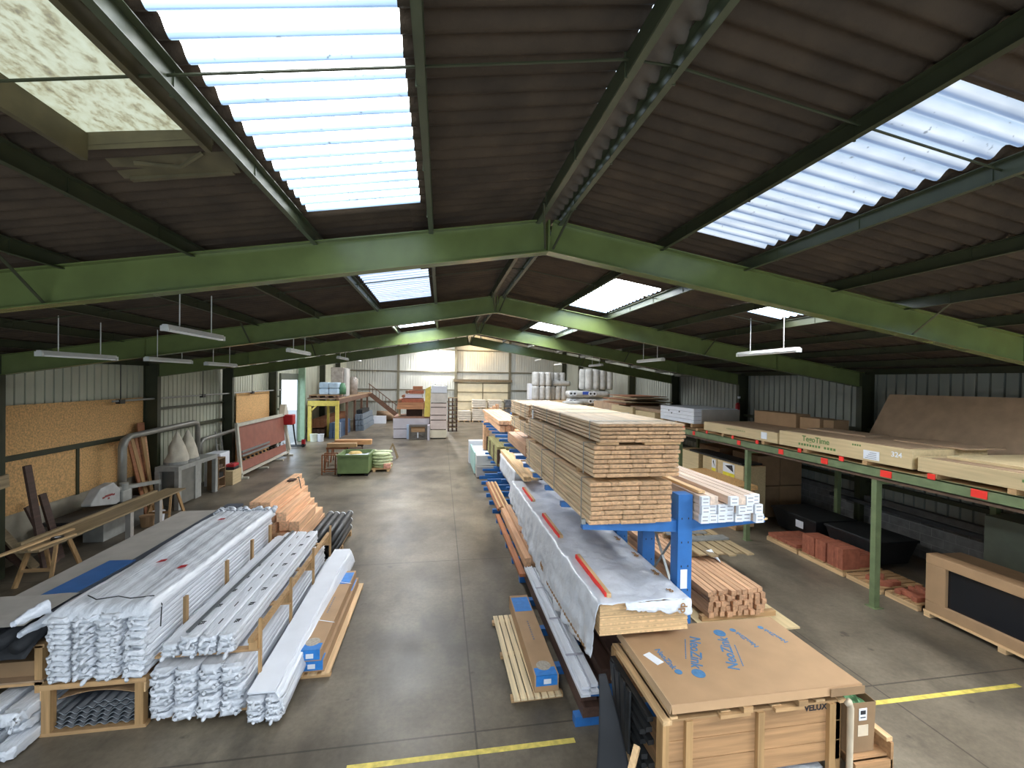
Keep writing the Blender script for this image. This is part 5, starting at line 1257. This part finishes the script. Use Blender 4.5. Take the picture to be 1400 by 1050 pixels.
# black hoppers and terracotta pallets
def hopper(x, y, lab, s=1.):
    t = T('black_hopper', lab, 'container', (x,y,.1)); 
    b = MB(); x0,x1,y0,y1 = x-.6*s,x+.6*s,y-.75*s,y+.75*s; i = .12
    b.add([(x0+i,y0+i,.1),(x1-i,y0+i,.1),(x1-i,y1-i,.1),(x0+i,y1-i,.1),(x0,y0,.62),(x1,y0,.62),(x1,y1,.62),(x0,y1,.62)],[(0,3,2,1),(0,1,5,4),(1,2,6,5),(2,3,7,6),(3,0,4,7)]); b.obj('shell', darkm, t, solid=.02)
    B('rim', darkm, x0-.03,x1+.03,y0-.03,y1+.03,.60,.66, t, .01)
    B('contents', rust, x0+.05,x1-.05,y0+.05,y1-.05,.58,.63, t)
    return t
h = hopper(10.2,10.55,'black plastic hopper with pale sticker under the rack'); B('sticker', label_w, 9.60,9.605,10.2,10.45,.33,.52, h)
hopper(10.3,9.0,'second black hopper behind the terracotta tiles', .9)
def tpallet(x0,x1,y0,y1,lab):
    t = T('pallet', lab, 'pallet', ((x0+x1)/2,(y0+y1)/2,0))
    for k in range(5): B('slat', pinex, x0,x1,y0+(y1-y0)*k/5,y0+(y1-y0)*(k+.8)/5,.10,.125, t)
    for x in (x0+.06,(x0+x1)/2,x1-.06): B('runner', pine, x-.05,x+.05,y0,y1,0,.10, t)
tpallet(8.72,9.72,9.45,10.45,'pallet with flat reddish tiles nearest the brown boxes'); tpallet(8.72,9.75,8.2,9.4,'pallet with standing terracotta tile blocks'); tpallet(8.75,9.8,7.4,8.15,'short pallet with a few tiles behind the green post'); tpallet(8.80,9.9,6.75,7.35,'pallet with loose bricks beside the framed carton')
r = random.Random(11)
for k in range(9):
    for l in range(2): tag(B('flat_tile', terra, 8.75+.32*(k%3),9.05+.32*(k%3),9.48+.32*(k//3),9.78+.32*(k//3),.126+.045*l,.168+.045*l), 'flat reddish tile on the pallet before the hopper', 'tile', 'flat tiles on the pallet')
for s_, (y0, n) in enumerate(((8.98,9),(8.68,7),(8.24,10))):
    for k in range(n):
        tag(B('terracotta_tile', terra, 8.76+.0*k,9.2,y0+k*.039,y0+k*.039+.035,.126,.126+.44+.02*(s_==2), bevel=.004), 'terracotta tile standing on edge in the %s block' % ['far','middle','near'][s_], 'tile', 'terracotta tiles, %s block' % ['far','middle','near'][s_])
for k in range(8): tag(B('terracotta_tile', terra, 9.25,9.68,8.3+k*.12,8.4+k*.12,.126,.4), 'terracotta tile in the second row behind the blocks', 'tile', 'second row of tiles')
for k in range(4): tag(MB(Matrix.Translation((8.98+.22*(k%2),7.5+.28*(k//2),.126)) @ Matrix.Rotation(R(20*k-25), 4, 'Z')).box(-.1,.1,-.06,.06,0,.09).obj('loose_brick', terra, bevel=.006), 'loose brick on the short pallet by the green post, %s' % ORD[k], 'brick')
for k in range(9): tag(MB(Matrix.Translation((8.98+.24*(k%3),6.86+.16*(k//3),.126+.0*k)) @ Matrix.Rotation(R(31*k), 4, 'Z')).box(-.11,.11,-.05,.05,0,.085).obj('loose_brick', terra, bevel=.006), 'loose brick scattered on the pallet beside the framed carton', 'brick', 'bricks by the framed carton')
for k in range(8): tag(B('wall_tile', terra, 10.3,10.75,6.9,7.25,.02+k*.07,.08+k*.07), 'dark reddish tile in the little stack at the block wall', 'tile', 'tile stack at the block wall')
tag(B('dark_rails', darkm, 11.2,11.32,5.0,11.0,1.0,1.09), 'long dark rails resting along the block wall', 'rails')
tag(B('grey_cabinet', mat('grey green cabinet', (92,98,84), .6, .12, 4), 10.3,11.2,4.8,6.75,.0,1.75), 'grey green cabinet in the dark behind the framed carton', 'cabinet')
tag(B('cardboard_piece', card, 9.3,9.9,6.6,6.9,.0,.012), 'cardboard scrap on the floor by the framed carton', 'cardboard')
# carton with a window cut in the front
t = T('framed_carton', 'big brown carton frame with black panel standing on a pallet', 'carton', (8.9,5.0,0))
fx = 8.80
for q in ((3.0,6.62,.98,1.15),(3.0,6.62,.12,.30)): B('frame_rail', card, fx,fx+.25,q[0],q[1],q[2],q[3], t, .01)
B('frame_side', card, fx,fx+.25,6.30,6.62,.30,.98, t, .01); B('frame_side', card, fx,fx+.25,3.0,3.2,.30,.98, t)
B('black_panel', mat('black glass', (24,27,32), .25, .1, 3), fx+.06,fx+.1,3.1,6.35,.28,1.0, t); B('back', cardd, fx+.15,fx+.75,3.0,6.6,.12,1.13, t)
for y in (6.58,5.5,4.4): B('foot', pine, fx-.01,fx+.7,y-.05,y+.05,0,.08, t)
for x in (fx+.04,fx+.6): B('runner', pine, x-.05,x+.05,3.0,6.64,.08,.12, t)
# fire extinguisher on the column
t = T('fire_extinguisher', 'small red extinguisher on the dark column before the white stack', 'extinguisher', (11.25,15.1,2.9))
MB().tube([(11.25,15.1,2.95),(11.25,15.1,3.4),(11.25,15.1,3.46)],[.08,.08,.03],12).obj('body', red, t); MB().tube([(11.25,15.1,3.46),(11.25,15.0,3.52)],.02,6).obj('handle', darkm, t)
tag(MB().tube([(11.3,15.1,3.62),(11.3,15.1,3.7)],.05,10).obj('wall_lamp', label_w), 'tiny white lamp above the red extinguisher', 'lamp')

# ================================================================ middle of the hall
t = T('waste_bin', 'green steel waste container with feet, open at the top', 'container', (-3.6,20,0))
gm = mat('bin green', (112,132,84), .5, .1, 4)
x0,x1,y0,y1 = -4.28,-3.02,19.4,20.9
for q in ((x0,x1,y0,y0+.04),(x0,x1,y1-.04,y1),(x0,x0+.04,y0+.04,y1-.04),(x1-.04,x1,y0+.04,y1-.04)): B('side_wall', gm, *q,.08,.88, t)
B('bottom', gm, x0,x1,y0,y1,.08,.12, t)
b = MB()
for q in ((x0-.04,x1+.04,y0-.04,y0+.03),(x0-.04,x1+.04,y1-.03,y1+.04),(x0-.04,x0+.03,y0,y1),(x1-.03,x1+.04,y0,y1)): b.box(*q,.84,.92)
b.obj('rim', gm, t)
for (x, y) in ((x0+.08,y0+.08),(x1-.08,y0+.08),(x0+.08,y1-.08),(x1-.08,y1-.08)): B('foot', darkm, x-.06,x+.06,y-.06,y+.06,0,.08, t)
tag(MB().grid(lambda u, v: (x0+.08+1.1*u, y0+.1+1.3*v, .74+.1*mn.noise(Vector((u*5,v*5,3)))), 14, 14).obj('waste_film', film, smooth=True, solid=.01), 'pale waste film filling the green container', 'film')
tag(MB().tube([(-3.7,20.2,.86),(-3.7,20.2,.93)], [.3,.22], 16).obj('straw_heap', mat('straw', (206,176,110), .8, .2, 9)), 'heap of tan shavings showing over the green container', 'heap')
r = random.Random(2)
bagm = mat('green white bag', (196,204,160), .5, .25, 7, rnd=.12)
def bag(x, y, z, lab, grp, rz=0):
    def f(u, v):
        a = 2*math.pi*v; q = 1-(2*u-1)**2; w = .30*(max(q,0)**.35); 
        return (x+(.42*math.cos(a))*(1-.12*abs(2*u-1))*max(.05,min(1,q*3)), y+.27*math.sin(a)*max(.05,min(1,q*3)), z+.13*u+.012*mn.noise(Vector((math.cos(a)*2,math.sin(a)*2,u*3+x*5+z*9))))
    tag(MB().grid(f, 8, 18).obj('bag', bagm, smooth=True), lab, 'bag', grp)
tpx = [(-2.62,20.6),(-2.62,21.3),(-3.3,21.5)]
t = T('pallet', 'pallet under the green and white bags behind the waste container', 'pallet', (-2.9,21.1,0))
for k in range(6): B('slat', pinex, -3.55,-2.25,20.2+k*.27,20.4+k*.27,.10,.125, t)
for x in (-3.5,-2.9,-2.3): B('runner', pine, x-.05,x+.05,20.2,21.75,0,.1, t)
for l in range(5):
    for k, (x, y) in enumerate(tpx):
        if l < 5: bag(x+r.uniform(-.05,.05), y+r.uniform(-.04,.04), .13+l*.135, 'green and white bag on the pallet stack, %s layer' % ['bottom','second','third','fourth','top'][l], 'bags on the pallet, %s layer' % ['bottom','second','third','fourth','top'][l])
tag(MB().box(-2.5,-2.2,20.25,20.7,.13,.36).obj('red_white_bag', mat('red white bag', (206,150,130), .6, .4, 9), bevel=.03), 'small reddish white bag at the foot of the bag stack', 'bag')
# trestles with larch
def trestle(x, y, w, h, lab, m=brownw):
    t = T('trestle', lab, 'trestle', (x,y,0))
    MB().bar((x-w/2,y,h),(x+w/2,y,h),.09,.09).obj('top_bar', m, t)
    for sx in (-1, 1):
        for sy in (-1, 1): MB().bar((x+sx*w*.42,y+sy*.04,h-.03),(x+sx*w*.48,y+sy*.3,0),.05,.05).obj('leg', m, t)
        MB().bar((x+sx*w*.45,y-.2,h*.35),(x+sx*w*.45,y+.2,h*.35),.04,.04).obj('brace', m, t)
trestle(-4.75,21.3,.9,.92,'brown wooden trestle under the larch planks, container side'); trestle(-4.9,23.0,.9,.92,'brown wooden trestle under the far end of the planks')
tag(B('larch_plank', pinex, -5.15,-3.85,21.2,21.5,.97,1.15, bevel=.01), 'pale larch plank lying across the trestle by the container', 'plank'); tag(B('larch_plank', orangex, -5.0,-3.3,22.0,22.35,.97,1.2, bevel=.01), 'orange larch plank lying across the farther trestle', 'plank')
trestle(-4.1,22.2,.8,.92,'dark trestle with blue clamp behind the container', darkw)
t = T('saw_horse', 'thin light frame stand before the green container', 'stand', (-4.75,20,0))
for (x, y) in ((-5.0,19.8),(-4.45,19.8),(-5.0,20.25),(-4.45,20.25)): B('leg', brownw, x-.025,x+.025,y-.025,y+.025,0,.86, t)
for q in ((-5.0,-4.45,19.8,19.8),(-5.0,-4.45,20.25,20.25)): MB().bar((q[0],q[2],.86),(q[1],q[3],.86),.05,.05).obj('rail', brownw, t); MB().bar((q[0],q[2],.15),(q[1],q[3],.15),.04,.04).obj('lower_rail', brownw, t)
tag(B('brown_carton', rust, -4.25,-3.7,21.5,22.0,.0,.86), 'dark brown carton behind the green container', 'box')
t = T('wire_stand', 'small folding grey wooden stand beyond the bags', 'stand', (-2.5,23.6,0))
for s in (-1, 1):
    MB().bar((-2.75,23.4+s*.2,0),(-2.45,23.6,.78),.06,.05).obj('leg', greyw, t); MB().bar((-2.2,23.7+s*.2,0),(-2.45,23.6,.78),.06,.05).obj('leg', greyw, t)
for z in (.1,.35): MB().bar((-2.72+z*.35,23.3,z),(-2.72+z*.35,23.7,z),.05,.05).obj('rung', greyw, t)

# ================================================================ end bay
lil = mat('lilac board face', (206,200,206), .6, .05, 2); pinkw = mat('pinkish board face', (226,208,198), .6, .06, 2)
tag(B('board_block', lil, -3.22,-.76,31.3,33.8,.04,.66), 'pale lilac board block on the floor, lower of two', 'boards'); tag(B('board_block', lil, -3.25,-.76,31.3,33.9,.70,1.42), 'pale lilac board block with reddish top, upper of two', 'boards')
tag(B('top_board', mat('reddish board', (160,120,100), .7, .1, 3), -3.22,-.76,31.3,33.9,1.425,1.54), 'reddish board on the lilac blocks', 'board')
for k, x in enumerate((-2.85,-1.2)): tag(B('stand_post', cream, x-.06,x+.06,31.6,31.9,1.55,2.06), 'pale prop holding the brown board pack, %s' % ['stair side','yellow side'][k], 'prop')
tag(B('dark_block', darkw, -2.4,-1.3,31.9,33.5,1.55,2.05), 'dark block in the gap under the brown board pack', 'block')
for k in range(3): tag(B('brown_boards', woodm('tan board x', (190,134,96), 'x', rnd=.1), -3.0+.03*k,-1.15,31.2,33.6,2.07+k*.16,2.22+k*.16), 'tan board pack propped over the lilac blocks, %s' % LEV[k], 'boards', 'tan board packs')
r = random.Random(6)
for k in range(4): tag(B('reddish_bundle', [terra, lil, terra, brownw][k], -2.7+.25*k,-1.2-.1*(k%2),31.3+.1*k,32.6,2.56+k*.29,2.80+k*.29), 'untidy reddish and white bundle on the tan packs, %s' % LEV[k], 'bundle')
for k in range(3): tag(MB().tube([(-2.83+.25*k,31.2+.1*k,2.675+.29*k),(-2.83+.25*k,32.5,2.675+.29*k)], .11, 10).obj('dark_tube', brownw), 'dark tube end on the untidy bundle, %s' % LEV[k], 'tube')
tag(MB().prism([(-1.12,1.56),(-.72,1.56),(-.68,3.7),(-1.05,3.5)],31.15,31.5,'y').obj('yellow_tarpaulin', yellow), 'bright yellow upright panel between the two board stacks', 'panel')
zz = [0.05,.66,1.33,1.66,2.22,2.52]
cm = [mat('cream board face', (232,222,196), .6, .05, 2), pinkw, pinkw, pinkw, pinkw, mat('wrapped pale board', (214,206,196), .4, .1, 3, bump=.4, bscale=5)]
for k in range(6):
    z1 = (zz+[3.24])[k+1]
    t = T('board_pack', 'pale board pack in the tall white stack, %s of six' % LEV[k], 'boards', (-.1,32,zz[k])); B('boards', cm[k], -.70+.02*(k%2),.46,31.0,33.4,zz[k]+.03,z1-.03, t)
    for x in (-.6,.35): B('bearer', darkw, x-.05,x+.05,31.0,33.4,zz[k]-.03,zz[k]+.03, t)
tag(MB().grid(lambda u, v: (-.66+1.15*u+.05*mn.noise(Vector((u*5,v*5,1))), 31.0+1.5*v, 3.83+.05*mn.noise(Vector((u*6,v*6,4)))-.1*(abs(u-.5)*2)**6), 14, 14).obj('white_sheet', film, smooth=True, solid=.02), 'bright white film crest on the tall white stack', 'film')
tag(B('white_pack', whitepan, -.64,.44,31.0,33.2,3.24,3.7), 'bright white wrapped pack topping the tall stack', 'pack')
t = T('wire_crate', 'grey framed crate with tan carton before the lilac blocks', 'crate', (-1.5,30.9,0))
gf = mat('crate grey frame', (112,106,98), .6, .1, 6)
for x in (-2.07,-.95):
    for y in (30.7,31.1): B('post', gf, x-.05,x+.05,y-.05,y+.05,0,1.0, t)
for z in (.08,.95): 
    B('rail', gf, -2.1,-.9,30.66,30.74,z-.05,z+.05, t); B('rail', gf, -2.1,-.9,31.06,31.14,z-.05,z+.05, t)
MB().bar((-2.0,30.7,.15),(-1.5,30.7,.45),.05,.05).obj('strut', gf, t); MB().bar((-1.0,30.7,.15),(-1.5,30.7,.45),.05,.05).obj('strut', gf, t); B('middle_post', label_w, -1.55,-1.48,30.66,30.72,.05,.5, t); B('back_panel', gf, -2.0,-1.0,30.76,30.8,.1,.5, t)
tag(B('tan_carton', card, -1.98,-1.03,30.78,31.05,.52,.92), 'tan carton held in the grey framed crate', 'box'); tag(B('pale_sheet', lil, -.86,-.72,30.4,31.25,.0,1.0), 'pale panel leaning beside the grey framed crate', 'panel'); tag(B('pale_blue_sheet', mat('pale blue sheet', (190,208,232), .5, .05, 3), -2.3,-2.12,31.1,31.25,0,1.0), 'pale blue sheet standing left behind in the gap by the crate', 'sheet')
for k in range(8): 
    t = T('empty_pallet', 'empty pallet in the tower beside the tall white stack, %s' % LEV[k], 'pallet', (.95,36,k*.34), 'empty pallet tower')
    for y in (35.5,36,36.5): B('slat', greyw, .62,1.35,y-.1,y+.1,k*.34+.30,k*.34+.34, t)
    for x in (.66,.98,1.31): B('block', darkw, x-.05,x+.05,35.4,36.6,k*.34,k*.34+.30, t)
# bagged goods at the end wall
def goods(x0, x1, y0, z0, n, lab, m=whitepan):
    t = T('bagged_pallet', lab, 'pallet load', ((x0+x1)/2,y0,z0))
    for k in range(n): B('bag_layer', m, x0+.03*(k%2),x1-.03*(k%2),y0,y0+1.1,z0+.12+k*.2,z0+.30+k*.2, t, .03)
    for x in (x0+.08,(x0+x1)/2,x1-.08): B('block', pine, x-.06,x+.06,y0,y0+1.1,z0,z0+.10, t)
    B('deck', pinex, x0,x1,y0,y0+1.1,z0+.10,z0+.12, t)
wb = mat('white bag load', (226,214,196), .5, .12, 3)
goods(1.72,3.0,43.3,0,5,'short load of white bags before the cream end door', wb)
goods(3.1,4.5,43.3,0,6,'white bag load second along the end wall, lower pallet', wb); goods(3.1,4.5,43.3,1.30,4,'white bag load second along the end wall, upper pallet', wb)
goods(4.7,6.1,43.3,0,6,'white bag load third along the end wall, lower pallet', wb); goods(4.7,6.1,43.3,1.30,4,'white bag load third along the end wall, upper pallet', wb)
dk = mat('silver wrapped load', (120,120,120), .35, .4, 5)
goods(6.4,7.8,43.3,0,6,'dark silver wrapped load by the insulation, lower pallet', dk); goods(6.4,7.8,43.3,1.30,4,'dark silver wrapped load by the insulation, upper pallet', dk)
for k in range(3): tag(B('larch_stub', orange, 4.0+.25*k,4.2+.25*k,35.2,36.0,0,1.9+.15*k), 'orange timber standing before the bag loads, %s' % ORD[k], 'timber')
# mezzanine
t = T('mezzanine', 'timber mezzanine with yellow front frame and brown edge beam', 'platform', (-7.8,37,0))
for x in (-8.5,-6.78): B('yellow_post', yellow, x-.11,x+.11,30.42,30.6,0,2.35, t)
B('yellow_beam', yellow, -8.62,-6.67,30.42,30.6,2.32,2.66, t); MB().bar((-8.42,30.5,2.0),(-8.1,30.5,2.32),.06,.1).obj('gusset', yellow, t)
brm = mat('brown edge beam', (104,74,56), .7, .15, 4)
B('edge_beam', brm, -6.85,-6.7,30.6,44.5,2.44,2.76, t); B('deck', ply, -8.7,-6.7,30.62,44.5,2.76,2.84, t)
for y in (33.5,36.5,39.5,42.5): B('brown_post', brm, -6.86,-6.7,y-.08,y+.08,0,2.44, t)
for y in (32.5,): B('inner_yellow_post', yellow, -7.9,-7.75,y-.08,y+.08,0,2.7, t)
# pallets and wrapped goods on it
t = T('pallet', 'brown pallet under the pale blue bags at the mezzanine front', 'pallet', (-7.6,31,2.84))
for y in (30.6,31.2,31.8): B('slat', pinex, -8.55,-6.75,y-.12,y+.12,3.0,3.05, t)
for x in (-8.5,-7.95,-7.4,-6.8): B('block', brm, x-.06,x+.06,30.5,31.9,2.84,3.0, t)
bbm = mat('pale blue packed bag', (188,208,224), .4, .12, 4, rnd=.05)
for l in range(2):
    for k in range(2): tag(MB().box(-8.0+k*.62,-7.4+k*.62,30.7,31.8,3.06+l*.42,3.46+l*.42).obj('blue_bag', bbm, bevel=.08), 'pale blue packed bag on the mezzanine pallet, %s %s' % (['lower','upper'][l], ['by the column','by the green bag']
[k]), 'bag')
tag(MB().tube([(-6.62,31.3,3.06),(-6.62,31.3,3.5),(-6.6,31.3,3.85)],[.22,.24,.12],12).obj('green_bag', mat('green bag', (96,140,104), .5, .2, 5), smooth=True), 'green bag standing beside the pale blue bags', 'bag')
tag(MB().tube([(-6.95,31.6,2.86),(-6.95,31.6,3.6),(-6.95,31.6,3.75)],[.2,.22,.1],12).obj('white_bag', film, smooth=True), 'white bag standing on the mezzanine edge', 'bag')
for k, (x0, x1, y0, y1, z1) in enumerate(((-7.8,-6.95,33.0,34.4,4.95),(-6.94,-6.72,33.1,34.2,4.9))):
    tag(MB().box(x0,x1,y0,y1,2.85,z1).obj('wrapped_load', stretch if k == 0 else mat('grey wrapped stack', (190,186,180), .35, .1, 3, bump=.4, bscale=5), bevel=.05), ['tall brown stretch-wrapped load on the mezzanine','narrow pale wrapped stack beside the tall wrapped load'][k], 'load')
for k in range(2): tag(MB().tube([(-7.85+.74*k,37.6,2.85),(-7.85+.74*k,37.6,4.1),(-7.85+.74*k,37.6,4.3)],[.33,.36,.2],14).obj('wrapped_drum', stretch, smooth=True), 'shiny wrapped bundle beyond the tall load, %s' % ORD[k], 'load')
# stair
t = T('staircase', 'brown steel stair coming down from the mezzanine end', 'stairs', (-5.3,43,0))
for y in (42.55,43.6): MB().bar((-6.6,y,2.68),(-3.4,y,.1),.06,.28).obj('stringer', brm, t)
for k in range(11): B('tread', brm, -6.6+.29*k,-6.34+.29*k,42.58,43.57,2.5-.235*k,2.54-.235*k, t)
MB().bar((-6.68,42.55,3.7),(-4.0,42.55,1.6),.05,.07).obj('handrail', brm, t)
for k in range(9): B('baluster', brm, -6.6+.3*k-.025,-6.6+.3*k+.025,42.53,42.57,2.6-.24*k,3.62-.235*k, t)
tag(MB().tube([(-6.2,44.6,.5),(-4.9,44.7,.48),(-4.4,44.7,.3)],[.5,.46,.28],12).obj('wrapped_heap', ply, smooth=True), 'brown wrapped heap under the stair', 'heap')
tag(B('white_bin', whitepan, -6.1,-5.0,41.8,42.3,.0,.7), 'white low box standing under the stair', 'box')
# grey profiles under the mezzanine
gp = mat('grey blue profile', (112,124,136), .5, .12, 4, rnd=.1); bluep = mat('blue packed profile', (70,92,120), .5, .1, 4)
k = 0
for (x0, x1, y0, y1, z0, z1, m, lab) in ((-7.55,-6.9,31.6,35.5,.0,.5,bluep,'blue grey profile pack at the mezzanine front, lower'),(-7.55,-6.92,31.7,35.5,.52,1.05,bluep,'blue grey profile pack at the mezzanine front, upper'),
      (-6.62,-6.0,36,41.5,.0,.42,gp,'long grey profile pack along the mezzanine edge, bottom'),(-6.64,-6.05,36,41.4,.45,.85,gp,'long grey profile pack along the mezzanine edge, second'),(-6.66,-6.1,36,41.3,.9,1.3,gp,'long grey profile pack along the mezzanine edge, third'),(-6.66,-6.2,36.5,40,1.32,1.62,darkm,'black wrapped profile pack under the mezzanine deck'),
      (-8.7,-7.95,31.8,38,.0,.6,darkw,'dark timber pile deep under the mezzanine'),(-8.8,-8.0,32,40,.7,1.3,brownw,'brown timber pile deep under the mezzanine')):
    t = T('profile_pack', lab, 'profiles', ((x0+x1)/2,y0,z0))
    n = 3
    for q in range(n): B('profile', m, x0+(x1-x0)*q/n+.01,x0+(x1-x0)*(q+1)/n-.01,y0+.08*q,y1,z0,z1, t)
    if m is bluep: B('white_band', label_w, x0-.004,x1+.004,y0+.5,y0+.56,z0+.0,z1+.004, t)
bucket(-8.15,30.2,.24,.5,mat('white green bucket', (220,224,206), .5, .1, 3),'white bucket beside the yellow mezzanine post'); bucket(-7.75,30.25,.22,.48,whitepan,'second white bucket under the yellow mezzanine beam')

# ================================================================ light, sky, camera
w = bpy.data.worlds.new('World'); sc.world = w; w.use_nodes = True
N = w.node_tree.nodes; L = w.node_tree.links
bg = N['Background']; sky = N.new('ShaderNodeTexSky'); sky.sky_type = 'HOSEK_WILKIE'; sky.turbidity = 6; sky.sun_direction = (.3,-.4,.86)
mx = N.new('ShaderNodeMix'); mx.data_type = 'RGBA'; mx.inputs['Factor'].default_value = .65
L.new(sky.outputs[0], mx.inputs['A']); mx.inputs['B'].default_value = (.72,.86,1.,1)
L.new(mx.outputs['Result'], bg.inputs['Color']); bg.inputs['Strength'].default_value = 1.3
def portal(loc, rot, sx_, sy_):
    ld = bpy.data.lights.new('doorway portal', 'AREA'); ld.shape = 'RECTANGLE'; ld.size = sx_; ld.size_y = sy_; ld.cycles.is_portal = True
    o = bpy.data.objects.new('doorway portal', ld); COL.objects.link(o); o.location = loc; o.rotation_euler = rot
portal((-.2,YB-.1,1.8), (R(90),0,0), 12.4, 3.6)
portal((XL-.15,(DY0+DY1)/2,DZ/2), (R(90),0,R(-90)), DY1-DY0, DZ)
cam = bpy.data.cameras.new('Camera'); co = bpy.data.objects.new('Camera', cam); COL.objects.link(co)
f, yaw, pit, rol = 596.15, .162, -.0088, .0142
cam.sensor_fit = 'HORIZONTAL'; cam.sensor_width = 36; cam.lens = f/1400*36; cam.clip_start = .05; cam.clip_end = 300
co.location = (0,0,4.2)
co.matrix_world = Matrix.Translation((0,0,4.2)) @ Matrix.Rotation(-yaw, 4, 'Z') @ Matrix.Rotation(R(90)+pit, 4, 'X') @ Matrix.Rotation(rol, 4, 'Z')
sc.camera = co
sc.view_settings.view_transform = 'Standard'; sc.view_settings.look = 'None'; sc.view_settings.gamma = 1; sc.view_settings.use_curve_mapping = False
sc.view_settings.exposure = 2.05
sc.cycles.max_bounces = 6; sc.cycles.diffuse_bounces = 4; sc.cycles.glossy_bounces = 3; sc.cycles.use_denoising = True
sc.cycles.sample_clamp_indirect = 6
for o in bpy.data.objects:
    if '_w' in o: del o['_w']
    if o.parent is None and o.get('category') and o['category'] not in ('lamp', 'frame', 'column', 'duct', 'pipe'):
        o.scale = [v*.9988 for v in o.scale]      # a hair of clearance between stacked things
